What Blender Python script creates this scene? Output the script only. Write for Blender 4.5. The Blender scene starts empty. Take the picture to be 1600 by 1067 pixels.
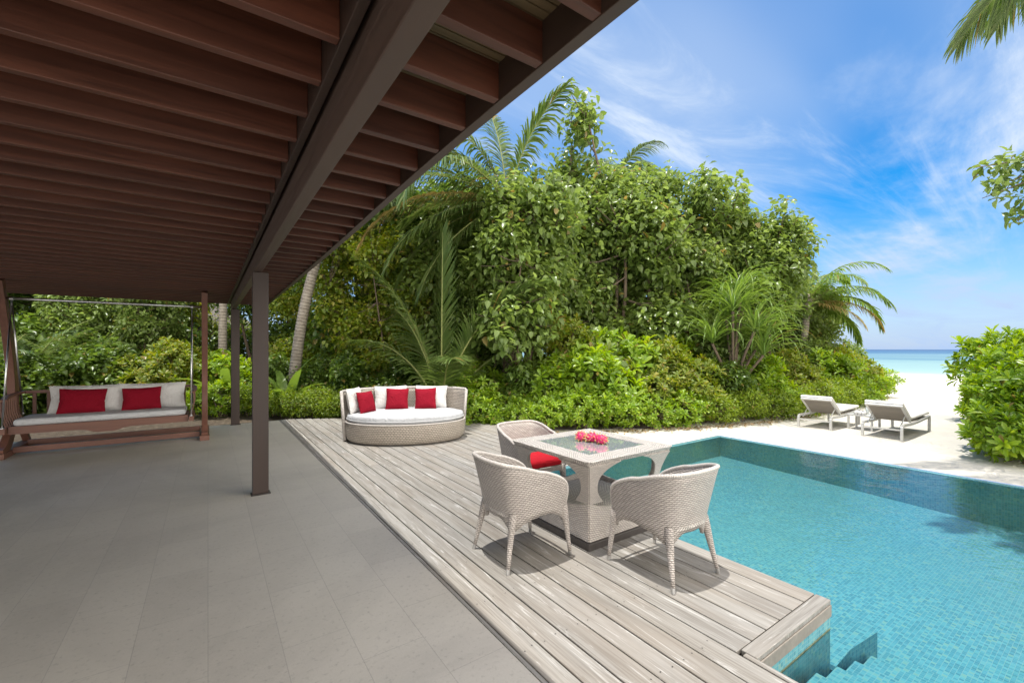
import bpy, math, random
import numpy as np
from mathutils import Vector, Matrix
PI = math.pi
R = math.radians
SC = bpy.context.scene
COL = SC.collection

# ------------------------------------------------------------------ camera
cam_d = bpy.data.cameras.new("camera"); cam = bpy.data.objects.new("camera", cam_d); COL.objects.link(cam)
cam.location = (0, 0, 1.6); cam.rotation_euler = (R(90), 0, -math.atan(475/685))
cam_d.sensor_width = 36; cam_d.lens = 685*36/1600; cam_d.shift_y = 12.5/1600
cam_d.clip_start = .05; cam_d.clip_end = 60000
SC.camera = cam
# ------------------------------------------------------------------ light
SUN_FROM = Vector((-.10, .035, 1)).normalized()
sun_d = bpy.data.lights.new("sun", 'SUN'); sun_d.energy = 2.8; sun_d.angle = R(.53); sun_d.color = (1, .965, .9)
sun = bpy.data.objects.new("sun", sun_d); COL.objects.link(sun)
sun.rotation_euler = SUN_FROM.to_track_quat('Z', 'Y').to_euler()
w = bpy.data.worlds.new("World"); SC.world = w; w.use_nodes = True
SKY_STRENGTH = .15
def build_sky():
    nt = w.node_tree; nt.nodes.clear(); N = nt.nodes.new; L = nt.links.new
    out = N('ShaderNodeOutputWorld'); bg = N('ShaderNodeBackground'); bg.inputs[1].default_value = SKY_STRENGTH
    sky = N('ShaderNodeTexSky'); sky.sky_type = 'NISHITA'; sky.sun_disc = False
    sky.sun_elevation = math.asin(SUN_FROM.z); sky.sun_rotation = math.atan2(SUN_FROM.x, SUN_FROM.y)
    sky.air_density = 1.0; sky.dust_density = .3; sky.ozone_density = 2.5
    hs = N('ShaderNodeHueSaturation'); hs.inputs['Saturation'].default_value = 1.6; hs.inputs['Value'].default_value = .73
    L(sky.outputs[0], hs.inputs['Color'])
    tc = N('ShaderNodeTexCoord'); sp = N('ShaderNodeSeparateXYZ'); L(tc.outputs['Generated'], sp.inputs[0])
    def m(op, a, b):
        n = N('ShaderNodeMath'); n.operation = op
        for i, v in enumerate((a, b)):
            if v is None: continue
            if isinstance(v, (int, float)): n.inputs[i].default_value = v
            else: L(v, n.inputs[i])
        return n.outputs[0]
    zz = m('ADD', m('MAXIMUM', sp.outputs[2], 0.0), .12)
    px = m('DIVIDE', sp.outputs[0], zz); py = m('DIVIDE', sp.outputs[1], zz)
    cb = N('ShaderNodeCombineXYZ'); L(px, cb.inputs[0]); L(py, cb.inputs[1])
    def noise(rot, scl, loc, scale, det, rough, lo, hi, dist=0.0):
        mp = N('ShaderNodeMapping'); mp.inputs['Rotation'].default_value = (0, 0, R(rot)); mp.inputs['Scale'].default_value = scl
        mp.inputs['Location'].default_value = loc
        L(cb.outputs[0], mp.inputs[0]); n = N('ShaderNodeTexNoise'); n.inputs['Scale'].default_value = scale
        n.inputs['Detail'].default_value = det; n.inputs['Roughness'].default_value = rough; n.inputs['Distortion'].default_value = dist
        L(mp.outputs[0], n.inputs['Vector'])
        r = N('ShaderNodeMapRange'); r.interpolation_type = 'SMOOTHSTEP'
        r.inputs[1].default_value = lo; r.inputs[2].default_value = hi; L(n.outputs[0], r.inputs[0]); return r.outputs[0]
    veil = noise(35, (.35, 1, 1), (2.2, .4, 0), .55, 4, .5, .36, .68)
    wisp = noise(28, (.30, 1.5, 1), (0, 3, 0), 1.5, 8, .66, .46, .74, .9)
    puff = noise(20, (.6, 1, 1), (5, 1, 0), .9, 9, .6, .5, .72, .3)
    mask = m('MULTIPLY', m('MINIMUM', m('ADD', m('MULTIPLY', veil, .56), m('ADD', m('MULTIPLY', wisp, .62), m('MULTIPLY', puff, .80))), 1.0), .95)
    mx = N('ShaderNodeMix'); mx.data_type = 'RGBA'; L(mask, mx.inputs['Factor']); L(hs.outputs[0], mx.inputs['A'])
    mx.inputs['B'].default_value = (2.75, 3.2, 3.85, 1)
    hz = N('ShaderNodeMapRange'); L(sp.outputs[2], hz.inputs[0])
    for i, v in zip((1, 2, 3, 4), (-.02, .26, .85, 0)): hz.inputs[i].default_value = v
    m2 = N('ShaderNodeMix'); m2.data_type = 'RGBA'; L(hz.outputs[0], m2.inputs['Factor']); L(mx.outputs['Result'], m2.inputs['A']); m2.inputs['B'].default_value = (1.45, 2.15, 3.5, 1)
    # bright cloud added in the unseen sky behind the viewpoint to fill the shade
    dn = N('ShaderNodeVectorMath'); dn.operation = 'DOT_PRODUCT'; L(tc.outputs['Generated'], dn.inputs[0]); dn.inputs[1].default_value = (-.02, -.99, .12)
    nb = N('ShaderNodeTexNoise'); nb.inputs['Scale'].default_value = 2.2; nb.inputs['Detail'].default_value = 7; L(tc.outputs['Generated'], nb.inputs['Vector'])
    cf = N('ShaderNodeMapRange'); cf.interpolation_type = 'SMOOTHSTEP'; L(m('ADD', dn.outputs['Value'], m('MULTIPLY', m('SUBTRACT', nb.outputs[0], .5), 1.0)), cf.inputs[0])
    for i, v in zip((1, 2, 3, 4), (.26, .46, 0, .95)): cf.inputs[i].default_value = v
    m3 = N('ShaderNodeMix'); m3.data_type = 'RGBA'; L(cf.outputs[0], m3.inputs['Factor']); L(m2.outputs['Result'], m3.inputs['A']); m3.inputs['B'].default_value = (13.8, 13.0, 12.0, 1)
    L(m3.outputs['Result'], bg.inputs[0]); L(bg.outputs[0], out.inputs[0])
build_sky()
SC.view_settings.view_transform = 'Standard'; SC.view_settings.look = 'None'
SC.view_settings.exposure = 0.85; SC.view_settings.gamma = 1
SC.render.engine = 'CYCLES'
SC.cycles.max_bounces = 10; SC.cycles.diffuse_bounces = 5; SC.cycles.transparent_max_bounces = 12

# ------------------------------------------------------------------ helpers
F = 685.0; TH = math.atan(475/685); CT, ST = math.cos(TH), math.sin(TH)
def W(px, Z, z=0.0):            # a bearing (pixel column) and a distance -> a point in the world
    X = (px-800)/F*Z
    return Vector((X*CT+Z*ST, -X*ST+Z*CT, z))
def HZ(py, Z): return 1.6-(py-546)/F*Z

class G:
    """collects polygons of one mesh object"""
    def __init__(s): s.v = []; s.f = []; s.uv = []; s.mi = []; s.cur = 0
    def add(s, vs, fs, uvs=None):
        o = len(s.v); s.v += [tuple(v) for v in vs]
        for i, f in enumerate(fs):
            s.f.append(tuple(o+k for k in f)); s.uv.append(uvs[i] if uvs else None); s.mi.append(s.cur)
    def box(s, x0, x1, y0, y1, z0, z1, mat=None):
        vs = [Vector(p) for p in ((x0,y0,z0),(x1,y0,z0),(x1,y1,z0),(x0,y1,z0),(x0,y0,z1),(x1,y0,z1),(x1,y1,z1),(x0,y1,z1))]
        if mat is not None: vs = [mat @ v for v in vs]
        s.add(vs, [(3,2,1,0),(4,5,6,7),(0,1,5,4),(1,2,6,5),(2,3,7,6),(3,0,4,7)]); return s
    def beam(s, a, b, wd, h, up=(0,0,1)):        # box between two points
        a, b = Vector(a), Vector(b); d = (b-a); l = d.length; d.normalize()
        y = Vector(up).cross(d).normalized(); z = d.cross(y)
        m = Matrix((d, y, z)).transposed().to_4x4(); m.translation = a
        return s.box(0, l, -wd/2, wd/2, -h/2, h/2, m)
    def tube(s, pts, rad, n=8, cap=True, sq=1.0):
        pts = [Vector(p) for p in pts]; k = len(pts)
        if not hasattr(rad, '__len__'): rad = [rad]*k
        ref = Vector((0,0,1)) if abs((pts[-1]-pts[0]).normalized().z) < .9 else Vector((1,0,0))
        vs = []; L = 0; Ls = []
        for i, p in enumerate(pts):
            if i: L += (pts[i]-pts[i-1]).length
            Ls.append(L)
            t = (pts[min(i+1, k-1)]-pts[max(i-1, 0)]).normalized()
            a = ref.cross(t).normalized(); b = t.cross(a)
            for j in range(n):
                an = 2*PI*j/n; vs.append(p+(a*math.cos(an)+b*math.sin(an)*sq)*rad[i])
        fs = []; uv = []
        for i in range(k-1):
            for j in range(n):
                j2 = (j+1) % n; fs.append((i*n+j, i*n+j2, (i+1)*n+j2, (i+1)*n+j))
                c = 2*PI*rad[i]/n
                uv.append(((j*c, Ls[i]), ((j+1)*c, Ls[i]), ((j+1)*c, Ls[i+1]), (j*c, Ls[i+1])))
        if cap:
            fs.append(tuple(range(n-1, -1, -1))); uv.append(None); fs.append(tuple((k-1)*n+j for j in range(n))); uv.append(None)
        s.add(vs, fs, uv); return s
    def grid(s, P, uvf=None, flip=False, closed=False):   # P[i][j] points
        n, m = len(P), len(P[0]); vs = [q for r in P for q in r]; fs = []; uv = []
        for i in range(n-1):
            for j in range(m if closed else m-1):
                j2 = (j+1) % m
                f = (i*m+j, (i+1)*m+j, (i+1)*m+j2, i*m+j2); c = ((i, j), (i+1, j), (i+1, j+1), (i, j+1))
                if flip: f = f[::-1]; c = c[::-1]
                fs.append(f); uv.append(tuple(uvf(*q) for q in c) if uvf else None)
        s.add(vs, fs, uv); return s
    def prism(s, poly, z0, z1):                  # poly ccw
        n = len(poly); vs = [(p[0], p[1], z0) for p in poly]+[(p[0], p[1], z1) for p in poly]
        fs = [tuple(range(n-1, -1, -1)), tuple(range(n, 2*n))]+[(i, (i+1) % n, n+(i+1) % n, n+i) for i in range(n)]
        s.add(vs, fs); return s
    def build(s, name, mat, parent=None, smooth=False, bevel=0, solid=0, sub=0, auto=None):
        me = bpy.data.meshes.new(name); me.from_pydata(s.v, [], s.f)
        ul = me.uv_layers.new(name='UVMap'); vs = s.v; k = 0
        for i, f in enumerate(s.f):
            u = s.uv[i]
            if u is None:
                a, b, c = (Vector(vs[f[0]]), Vector(vs[f[1]]), Vector(vs[f[2]])); n = (b-a).cross(c-a)
                ax = max(range(3), key=lambda q: abs(n[q]))
                u = [((vs[q][1], vs[q][2]) if ax == 0 else (vs[q][0], vs[q][2]) if ax == 1 else (vs[q][0], vs[q][1])) for q in f]
            for q in u: ul.data[k].uv = q; k += 1
        mats = mat if isinstance(mat, (list, tuple)) else [mat]
        for m_ in mats: me.materials.append(m_)
        if len(mats) > 1: me.polygons.foreach_set('material_index', s.mi)
        if smooth: me.polygons.foreach_set('use_smooth', [True]*len(me.polygons))
        me.update(); o = bpy.data.objects.new(name, me); COL.objects.link(o)
        if parent: o.parent = parent
        if solid: md = o.modifiers.new('solid', 'SOLIDIFY'); md.thickness = solid; md.offset = 0
        if bevel: md = o.modifiers.new('bevel', 'BEVEL'); md.width = bevel; md.segments = 2; md.limit_method = 'ANGLE'
        if sub: md = o.modifiers.new('sub', 'SUBSURF'); md.levels = sub; md.render_levels = sub
        return o

def npmesh(name, V, Fq, mat, parent=None, smooth=False):
    """big mesh of quads from numpy arrays"""
    me = bpy.data.meshes.new(name); me.vertices.add(len(V)); me.vertices.foreach_set('co', V.astype(np.float32).ravel())
    n = len(Fq); me.loops.add(n*4); me.loops.foreach_set('vertex_index', Fq.astype(np.int32).ravel())
    me.polygons.add(n); me.polygons.foreach_set('loop_start', np.arange(0, n*4, 4, dtype=np.int32))
    me.polygons.foreach_set('loop_total', np.full(n, 4, dtype=np.int32))
    if smooth: me.polygons.foreach_set('use_smooth', np.ones(n, dtype=bool))
    me.materials.append(mat); me.update(calc_edges=True); me.validate()
    o = bpy.data.objects.new(name, me); COL.objects.link(o)
    if parent: o.parent = parent
    return o

def tag(o, label=None, cat=None, group=None, kind=None):
    if label: o['label'] = label
    if cat: o['category'] = cat
    if group: o['group'] = group
    if kind: o['kind'] = kind
    return o
def thing(name, label, cat, loc=(0,0,0), rz=0, group=None, scale=None):
    o = bpy.data.objects.new(name, None); COL.objects.link(o); o.location = loc; o.rotation_euler = (0, 0, rz)
    o.empty_display_size = .2
    if scale: o.scale = scale
    return tag(o, label, cat, group)
KIDS = lambda o: [c for c in bpy.data.objects if c.parent == o]
def dup(o, loc=None, rz=None, label=None, scale=None, parent=None, kids=None):
    ch = KIDS(o); c = o.copy(); COL.objects.link(c)
    if parent is not None: c.parent = parent
    if loc is not None: c.location = loc
    if rz is not None: c.rotation_euler = (0, 0, rz)
    if scale is not None: c.scale = scale
    if label: c['label'] = label
    for k in ch: dup(k, parent=c)
    return c

# ------------------------------------------------------------------ materials
class NT:
    def __init__(s, name):
        s.m = bpy.data.materials.new(name); s.m.use_nodes = True; s.t = s.m.node_tree; s.t.nodes.clear()
        s.out = s.n('ShaderNodeOutputMaterial'); s.b = s.n('ShaderNodeBsdfPrincipled'); s.l(s.b.outputs[0], s.out.inputs[0])
    def n(s, t, **k):
        x = s.t.nodes.new(t)
        for a, v in k.items(): setattr(x, a, v)
        return x
    def l(s, a, b): s.t.links.new(a, b)
    def p(s, **k):
        for a, v in k.items():
            i = s.b.inputs[a.replace('_', ' ')]
            if isinstance(v, bpy.types.NodeSocket): s.l(v, i)
            else: i.default_value = v
        return s
    def math(s, op, *a):
        x = s.n('ShaderNodeMath', operation=op)
        for i, v in enumerate(a):
            if isinstance(v, bpy.types.NodeSocket): s.l(v, x.inputs[i])
            else: x.inputs[i].default_value = v
        return x.outputs[0]
    def coord(s, kind='Object', scale=(1,1,1), rot=(0,0,0), loc=(0,0,0)):
        tc = s.n('ShaderNodeTexCoord'); mp = s.n('ShaderNodeMapping')
        mp.inputs['Scale'].default_value = scale; mp.inputs['Rotation'].default_value = rot; mp.inputs['Location'].default_value = loc
        s.l(tc.outputs[kind], mp.inputs[0]); return mp.outputs[0]
    def noise(s, vec, scale, detail=4, rough=.5, dist=0):
        x = s.n('ShaderNodeTexNoise'); s.l(vec, x.inputs['Vector']); x.inputs['Scale'].default_value = scale
        x.inputs['Detail'].default_value = detail; x.inputs['Roughness'].default_value = rough; x.inputs['Distortion'].default_value = dist
        return x.outputs[0]
    def ramp(s, fac, stops, interp='LINEAR'):
        x = s.n('ShaderNodeValToRGB'); x.color_ramp.interpolation = interp; e = x.color_ramp.elements
        while len(e) < len(stops): e.new(.5)
        for i, (p_, c) in enumerate(stops):
            e[i].position = p_; e[i].color = (*c, 1) if len(c) == 3 else c
        s.l(fac, x.inputs[0]); return x.outputs[0]
    def mr(s, fac, lo, hi, a=0, b=1):
        x = s.n('ShaderNodeMapRange'); s.l(fac, x.inputs[0])
        for i, v in zip((1, 2, 3, 4), (lo, hi, a, b)): x.inputs[i].default_value = v
        return x.outputs[0]
    def mix(s, fac, a, b, mode='MIX'):
        x = s.n('ShaderNodeMix', data_type='RGBA', blend_type=mode)
        for k, v in (('Factor', fac), ('A', a), ('B', b)):
            if isinstance(v, bpy.types.NodeSocket): s.l(v, x.inputs[k])
            else: x.inputs[k].default_value = v if k == 'Factor' else (*v, 1)
        return x.outputs['Result']
    def bump(s, h, strength=.3, dist=.01, normal=None):
        x = s.n('ShaderNodeBump'); x.inputs['Strength'].default_value = strength; x.inputs['Distance'].default_value = dist
        s.l(h, x.inputs['Height'])
        if normal: s.l(normal, x.inputs['Normal'])
        return x.outputs[0]
    def island(s): return s.n('ShaderNodeNewGeometry').outputs['Random Per Island']

def plain(name, col, rough=.5, metal=0, noise=0, nscale=20, bump=0):
    t = NT(name); t.p(Base_Color=(*col, 1), Roughness=rough, Metallic=metal)
    v = t.coord()
    if noise:
        c = t.noise(v, nscale, 5)
        t.p(Base_Color=t.mix(t.mr(c, .3, .7), tuple(x*(1-noise) for x in col), tuple(min(1, x*(1+noise)) for x in col)))
    if bump: t.p(Normal=t.bump(t.noise(v, nscale*6, 4), bump, .004))
    return t.m

def wood(name, c0, c1, axis, rough=.45, bump=.25, grain=1.0, uv=False):
    """grain runs along axis; each board differs a little"""
    t = NT(name); sc = [28, 28, 28]; sc[axis] = 1.6
    v = t.coord('UV' if uv else 'Object', tuple(q*grain for q in sc))
    isl = t.island(); ad = t.n('ShaderNodeVectorMath', operation='ADD'); t.l(v, ad.inputs[0])
    cb = t.n('ShaderNodeCombineXYZ'); t.l(t.math('MULTIPLY', isl, 37.0), cb.inputs[0]); t.l(t.math('MULTIPLY', isl, 91.0), cb.inputs[1]); t.l(cb.outputs[0], ad.inputs[1])
    g = t.noise(ad.outputs[0], 1.0, 6, .6, .4); big = t.noise(ad.outputs[0], .12, 3, .5)
    c = t.mix(t.mr(g, .3, .7), c0, c1); c = t.mix(t.mr(isl, 0, 1, .0, .35), c, tuple(x*.72 for x in c1)); c = t.mix(t.mr(big, .4, .7, 0, .4), c, tuple(x*.65 for x in c0))
    t.p(Base_Color=c, Roughness=t.mr(g, .2, .8, rough-.08, rough+.12), Normal=t.bump(g, bump*1.8, .003))
    return t.m

def wicker(name, c, mode='plain', sx=.020, sy=.0095, dark=.30, b=1.0):
    t = NT(name); tc = t.n('ShaderNodeTexCoord'); sp = t.n('ShaderNodeSeparateXYZ'); t.l(tc.outputs['UV'], sp.inputs[0])
    u, v = sp.outputs[0], sp.outputs[1]
    if mode == 'twill': u2, v2 = t.math('ADD', u, t.math('MULTIPLY', v, 1.05)), v
    elif mode == 'chevron': u2, v2 = u, t.math('ADD', v, t.math('MULTIPLY', t.math('PINGPONG', u, .17), .9))
    else: u2, v2 = u, v
    cb = t.n('ShaderNodeCombineXYZ'); t.l(u2, cb.inputs[0]); t.l(v2, cb.inputs[1])
    br = t.n('ShaderNodeTexBrick'); t.l(cb.outputs[0], br.inputs['Vector']); br.inputs['Scale'].default_value = 1
    br.inputs['Brick Width'].default_value = sx; br.inputs['Row Height'].default_value = sy; br.inputs['Mortar Size'].default_value = sy*.21
    br.inputs['Mortar Smooth'].default_value = .8; br.offset = .5 if mode != 'twill' else 0.0
    br.inputs['Color1'].default_value = (*c, 1); br.inputs['Color2'].default_value = (*[x*.78 for x in c], 1)
    br.inputs['Mortar'].default_value = (*[x*dark for x in c], 1)
    # each strand is rounded: height from its row
    row = t.math('PINGPONG', v2, sy/2); h = t.math('DIVIDE', row, sy/2)
    ht = t.math('MULTIPLY', t.math('SUBTRACT', 1.0, br.outputs['Fac']), t.math('POWER', h, .5))
    sh = t.noise(t.coord('Object'), 3.0, 3)
    t.p(Base_Color=t.mix(t.mr(sh, .35, .7, 0, .35), br.outputs['Color'], tuple(x*.7 for x in c)), Roughness=.5, Normal=t.bump(ht, b, .004))
    return t.m

def fabric(name, c, rough=.9, scale=350):
    t = NT(name); v = t.coord(); wv = t.noise(v, scale, 2); fold = t.noise(v, 8, 5, .6, .8)
    t.p(Base_Color=t.mix(t.mr(wv, .3, .7), tuple(x*.86 for x in c), tuple(min(1, x*1.06) for x in c)), Roughness=rough)
    b1 = t.bump(fold, .75, .045); t.p(Normal=t.bump(wv, .25, .001, b1))
    t.b.inputs['Specular IOR Level'].default_value = .12
    return t.m

def leafmat(name, cols, trans=.35, rough=.42, tcol=None, vein=True):
    t = NT(name); isl = t.island()
    n = len(cols); c = t.ramp(isl, [(i/(max(1, n-1)), col) for i, col in enumerate(cols)])
    dead = t.math('GREATER_THAN', isl, .984)
    big = t.noise(t.coord('Object'), 1.6, 2); c = t.mix(t.mr(big, .35, .65, 0, .35), c, cols[0])
    fine = t.noise(t.coord('Object'), 30, 2); c = t.mix(t.mr(fine, .3, .7, 0, .25), c, tuple(x*1.35 for x in cols[-2]))
    c = t.mix(dead, c, (.26, .20, .06)); t.p(Base_Color=c, Roughness=rough); t.b.inputs['Specular IOR Level'].default_value = .45
    tr = t.n('ShaderNodeBsdfTranslucent'); hs = t.n('ShaderNodeHueSaturation'); hs.inputs['Saturation'].default_value = 1.12
    hs.inputs['Value'].default_value = 1.9; hs.inputs['Hue'].default_value = .485; t.l(c, hs.inputs['Color']); t.l(hs.outputs[0], tr.inputs[0])
    mx = t.n('ShaderNodeMixShader'); mx.inputs[0].default_value = trans
    t.l(t.b.outputs[0], mx.inputs[1]); t.l(tr.outputs[0], mx.inputs[2]); t.l(mx.outputs[0], t.out.inputs[0])
    return t.m

M = {}
M['joist'] = wood('dark_red_timber', (.050, .016, .009), (.125, .038, .019), 0, .5)
M['beam'] = wood('dark_brown_timber', (.058, .036, .027), (.082, .051, .038), 1, .5, .12)
M['post'] = wood('dark_brown_post', (.030, .017, .012), (.050, .028, .020), 2, .5, .12)
M['ceil'] = wood('ceiling_board', (.10, .07, .035), (.19, .135, .07), 0, .6)
M['teak'] = wood('red_teak', (.135, .056, .038), (.23, .105, .070), 0, .45, .2)
M['teakz'] = wood('red_teak_upright', (.135, .056, .038), (.23, .105, .070), 2, .45, .2)
M['wick'] = wicker('wicker_plain', (.55, .495, .45), 'twill', .032, .0140, .2, 1.0)
M['wickt'] = wicker('wicker_fine', (.60, .545, .495), 'twill', .026, .0115, .3, .8)
M['wickc'] = wicker('wicker_chevron', (.64, .59, .54), 'chevron', .036, .021, .2)
M['wickd'] = wicker('wicker_daybed', (.44, .385, .32), 'plain', .045, .03, .3)
M['rim'] = wicker('wicker_rim', (.66, .61, .56), 'plain', .03, .010, .4, .8)
M['white'] = fabric('off_white_cloth', (.66, .65, .63))
M['grey'] = fabric('pale_grey_cloth', (.56, .57, .58))
M['bedcloth'] = fabric('daybed_cloth', (.43, .44, .455))
M['red'] = fabric('red_cloth', (.23, .006, .018), .85)
M['redb'] = fabric('bright_red_cloth', (.45, .012, .022), .8)
M['steel'] = plain('brushed_steel', (.62, .62, .62), .28, 1.0, .1)
M['alu'] = plain('light_metal_frame', (.55, .54, .51), .45, .3, .08)
M['black'] = plain('dark_plinth', (.045, .038, .034), .5, 0, .2)
M['lwood'] = wood('weathered_panel', (.18, .155, .13), (.28, .25, .215), 1, .7, .3)
M['wmat'] = fabric('lounger_cloth', (.64, .62, .58))

def m_stone():
    t = NT('grey_stone_tile'); v = t.coord('Object', rot=(0, 0, R(90)), loc=(0, 0, 0))
    br = t.n('ShaderNodeTexBrick'); t.l(v, br.inputs['Vector']); br.inputs['Scale'].default_value = 1
    br.inputs['Brick Width'].default_value = .655; br.inputs['Row Height'].default_value = .329; br.inputs['Mortar Size'].default_value = .0022
    br.inputs['Mortar Smooth'].default_value = .3
    br.inputs['Color1'].default_value = (.50, .458, .39, 1); br.inputs['Color2'].default_value = (.45, .41, .35, 1); br.inputs['Mortar'].default_value = (.33, .30, .26, 1)
    o = t.coord('Object'); a = t.noise(o, 1.1, 5, .6); g = t.noise(o, 90, 4, .7)
    c = t.mix(t.mr(a, .35, .7, 0, .30), br.outputs['Color'], (.35, .32, .28)); c = t.mix(t.mr(g, .35, .65, 0, .35), c, (.55, .515, .46)); sp_ = t.noise(o, 34, 4, .65); c = t.mix(t.mr(sp_, .56, .70, 0, .5), c, (.27, .245, .21)); st_ = t.noise(o, .45, 6, .7, .6); c = t.mix(t.mr(st_, .48, .62, 0, .35), c, (.30, .275, .24))
    h = t.math('SUBTRACT', t.math('MULTIPLY', g, .25), br.outputs['Fac'])
    t.p(Base_Color=c, Roughness=t.mr(a, .3, .7, .42, .62), Normal=t.bump(h, .35, .003)); return t.m
def m_deck():
    t = NT('weathered_deck_board'); isl = t.island()
    v = t.coord('UV'); cb = t.n('ShaderNodeCombineXYZ'); t.l(t.math('MULTIPLY', isl, 53.0), cb.inputs[0]); t.l(t.math('MULTIPLY', isl, 17.0), cb.inputs[1])
    ad = t.n('ShaderNodeVectorMath', operation='ADD'); t.l(v, ad.inputs[0]); t.l(cb.outputs[0], ad.inputs[1])
    def st(sx, sy):
        mp = t.n('ShaderNodeMapping'); mp.inputs['Scale'].default_value = (sx, sy, 1); t.l(ad.outputs[0], mp.inputs[0]); return mp.outputs[0]
    g = t.noise(st(95, 2.2), 1, 6, .65, .3); b = t.noise(st(14, 1.0), 1, 5, .6, .8); blot = t.noise(st(2.5, .7), 1, 4, .55)
    white = t.noise(st(22, 1.6), 1.0, 7, .7, 1.2)
    c = t.ramp(isl, [(0, (.185, .172, .150)), (.35, (.285, .266, .236)), (.7, (.24, .232, .216)), (1, (.34, .32, .285))])
    c = t.mix(t.mr(g, .34, .66, 0, .75), c, (.115, .10, .085)); c = t.mix(t.mr(b, .42, .68, 0, .5), c, (.335, .325, .305))
    c = t.mix(t.mr(blot, .45, .7, 0, .45), c, (.23, .19, .150)); c = t.mix(t.mr(white, .56, .70, 0, .8), c, (.55, .54, .515))
    t.p(Base_Color=c, Roughness=.78, Normal=t.bump(g, .45, .002)); t.b.inputs['Specular IOR Level'].default_value = .3
    return t.m
def m_tile():
    t = NT('turquoise_mosaic'); v = t.coord('UV')
    br = t.n('ShaderNodeTexBrick'); t.l(v, br.inputs['Vector']); br.inputs['Scale'].default_value = 1; br.offset = 0
    br.inputs['Brick Width'].default_value = .026; br.inputs['Row Height'].default_value = .026; br.inputs['Mortar Size'].default_value = .0014
    br.inputs['Color1'].default_value = (.012, .225, .31, 1); br.inputs['Color2'].default_value = (.05, .40, .46, 1); br.inputs['Mortar'].default_value = (.36, .50, .44, 1)
    # cell random
    fl = t.n('ShaderNodeVectorMath', operation='SNAP'); fl.inputs[1].default_value = (.026, .026, 1); t.l(v, fl.inputs[0])
    wn = t.n('ShaderNodeTexWhiteNoise', noise_dimensions='2D'); t.l(fl.outputs[0], wn.inputs['Vector'])
    tc = t.ramp(wn.outputs[0], [(0, (.055, .188, .235)), (.3, (.075, .238, .288)), (.6, (.095, .272, .318)), (.85, (.12, .32, .35)), (1, (.20, .32, .26))])
    big = t.noise(t.coord('Object'), .9, 3); tc = t.mix(t.mr(big, .4, .65, 0, .35), tc, (.09, .25, .26))
    c = t.mix(br.outputs['Fac'], tc, (.21, .33, .33))
    t.p(Base_Color=c, Roughness=.25, Normal=t.bump(t.math('SUBTRACT', 1.0, br.outputs['Fac']), .3, .002)); return t.m
def m_water():
    t = NT('pool_water'); t.t.nodes.remove(t.b)
    o = t.coord('Object'); n1 = t.noise(o, 2.2, 3, .5, .4); n2 = t.noise(o, 11, 3, .5, .3); n3 = t.noise(o, 34, 2, .5)
    def rings(cx, cy, fr, rad):
        vs = t.n('ShaderNodeVectorMath', operation='DISTANCE'); t.l(o, vs.inputs[0]); vs.inputs[1].default_value = (cx, cy, WZ)
        d = vs.outputs['Value']; s_ = t.math('SINE', t.math('MULTIPLY', d, fr)); env = t.math('POWER', t.mr(d, rad*.1, rad, 1, 0), 1.3)
        return t.math('MULTIPLY', s_, env)
    r = t.math('ADD', rings(5.0, 1.75, 95, 1.0), t.math('ADD', rings(4.6, 2.45, 120, .6), rings(5.6, .9, 100, .8)))
    h = t.math('ADD', t.math('MULTIPLY', n1, 1.0), t.math('ADD', t.math('MULTIPLY', n2, .30), t.math('ADD', t.math('MULTIPLY', n3, .06), t.math('MULTIPLY', r, .05))))
    nb = t.bump(h, .45, .035)
    tr = t.n('ShaderNodeBsdfTransparent'); tr.inputs[0].default_value = (.80, .955, .975, 1)
    gl = t.n('ShaderNodeBsdfGlossy'); gl.inputs['Roughness'].default_value = .015; t.l(nb, gl.inputs['Normal'])
    fr = t.n('ShaderNodeFresnel'); fr.inputs[0].default_value = 1.333; t.l(nb, fr.inputs['Normal'])
    mx = t.n('ShaderNodeMixShader'); t.l(fr.outputs[0], mx.inputs[0]); t.l(tr.outputs[0], mx.inputs[1]); t.l(gl.outputs[0], mx.inputs[2])
    t.l(mx.outputs[0], t.out.inputs[0]); return t.m
def m_sand():
    t = NT('white_coral_sand'); o = t.coord('Object'); a = t.noise(o, .5, 4, .6); b = t.noise(o, 5.0, 5, .6, .3); g = t.noise(o, 160, 3, .7); f = t.noise(o, 2.2, 3, .5)
    c = t.mix(t.mr(a, .35, .7), (.64, .605, .54), (.54, .505, .44)); c = t.mix(t.mr(g, .42, .62, 0, .3), c, (.50, .45, .37))
    sp = t.noise(o, 26, 2, .5); c = t.mix(t.mr(sp, .70, .74, 0, .55), c, (.28, .22, .15))
    ft = t.noise(o, 3.6, 2, .4, 1.2); h = t.math('ADD', t.math('MULTIPLY', t.mr(ft, .52, .75, 0, -1), .30), t.math('MULTIPLY', f, .9)); h = t.math('ADD', h, t.math('ADD', t.math('MULTIPLY', b, .5), t.math('MULTIPLY', g, .03)))
    t.p(Base_Color=c, Roughness=.95, Normal=t.bump(h, .8, .07)); t.b.inputs['Specular IOR Level'].default_value = .15
    return t.m
def m_soil():
    t = NT('leaf_littered_soil'); o = t.coord('Object'); a = t.noise(o, 9, 6, .7); b = t.noise(o, 60, 3)
    c = t.ramp(a, [(.3, (.035, .025, .015)), (.55, (.11, .08, .05)), (.7, (.26, .21, .15))])
    t.p(Base_Color=c, Roughness=.95, Normal=t.bump(t.math('ADD', a, t.math('MULTIPLY', b, .4)), .9, .05)); return t.m
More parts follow.
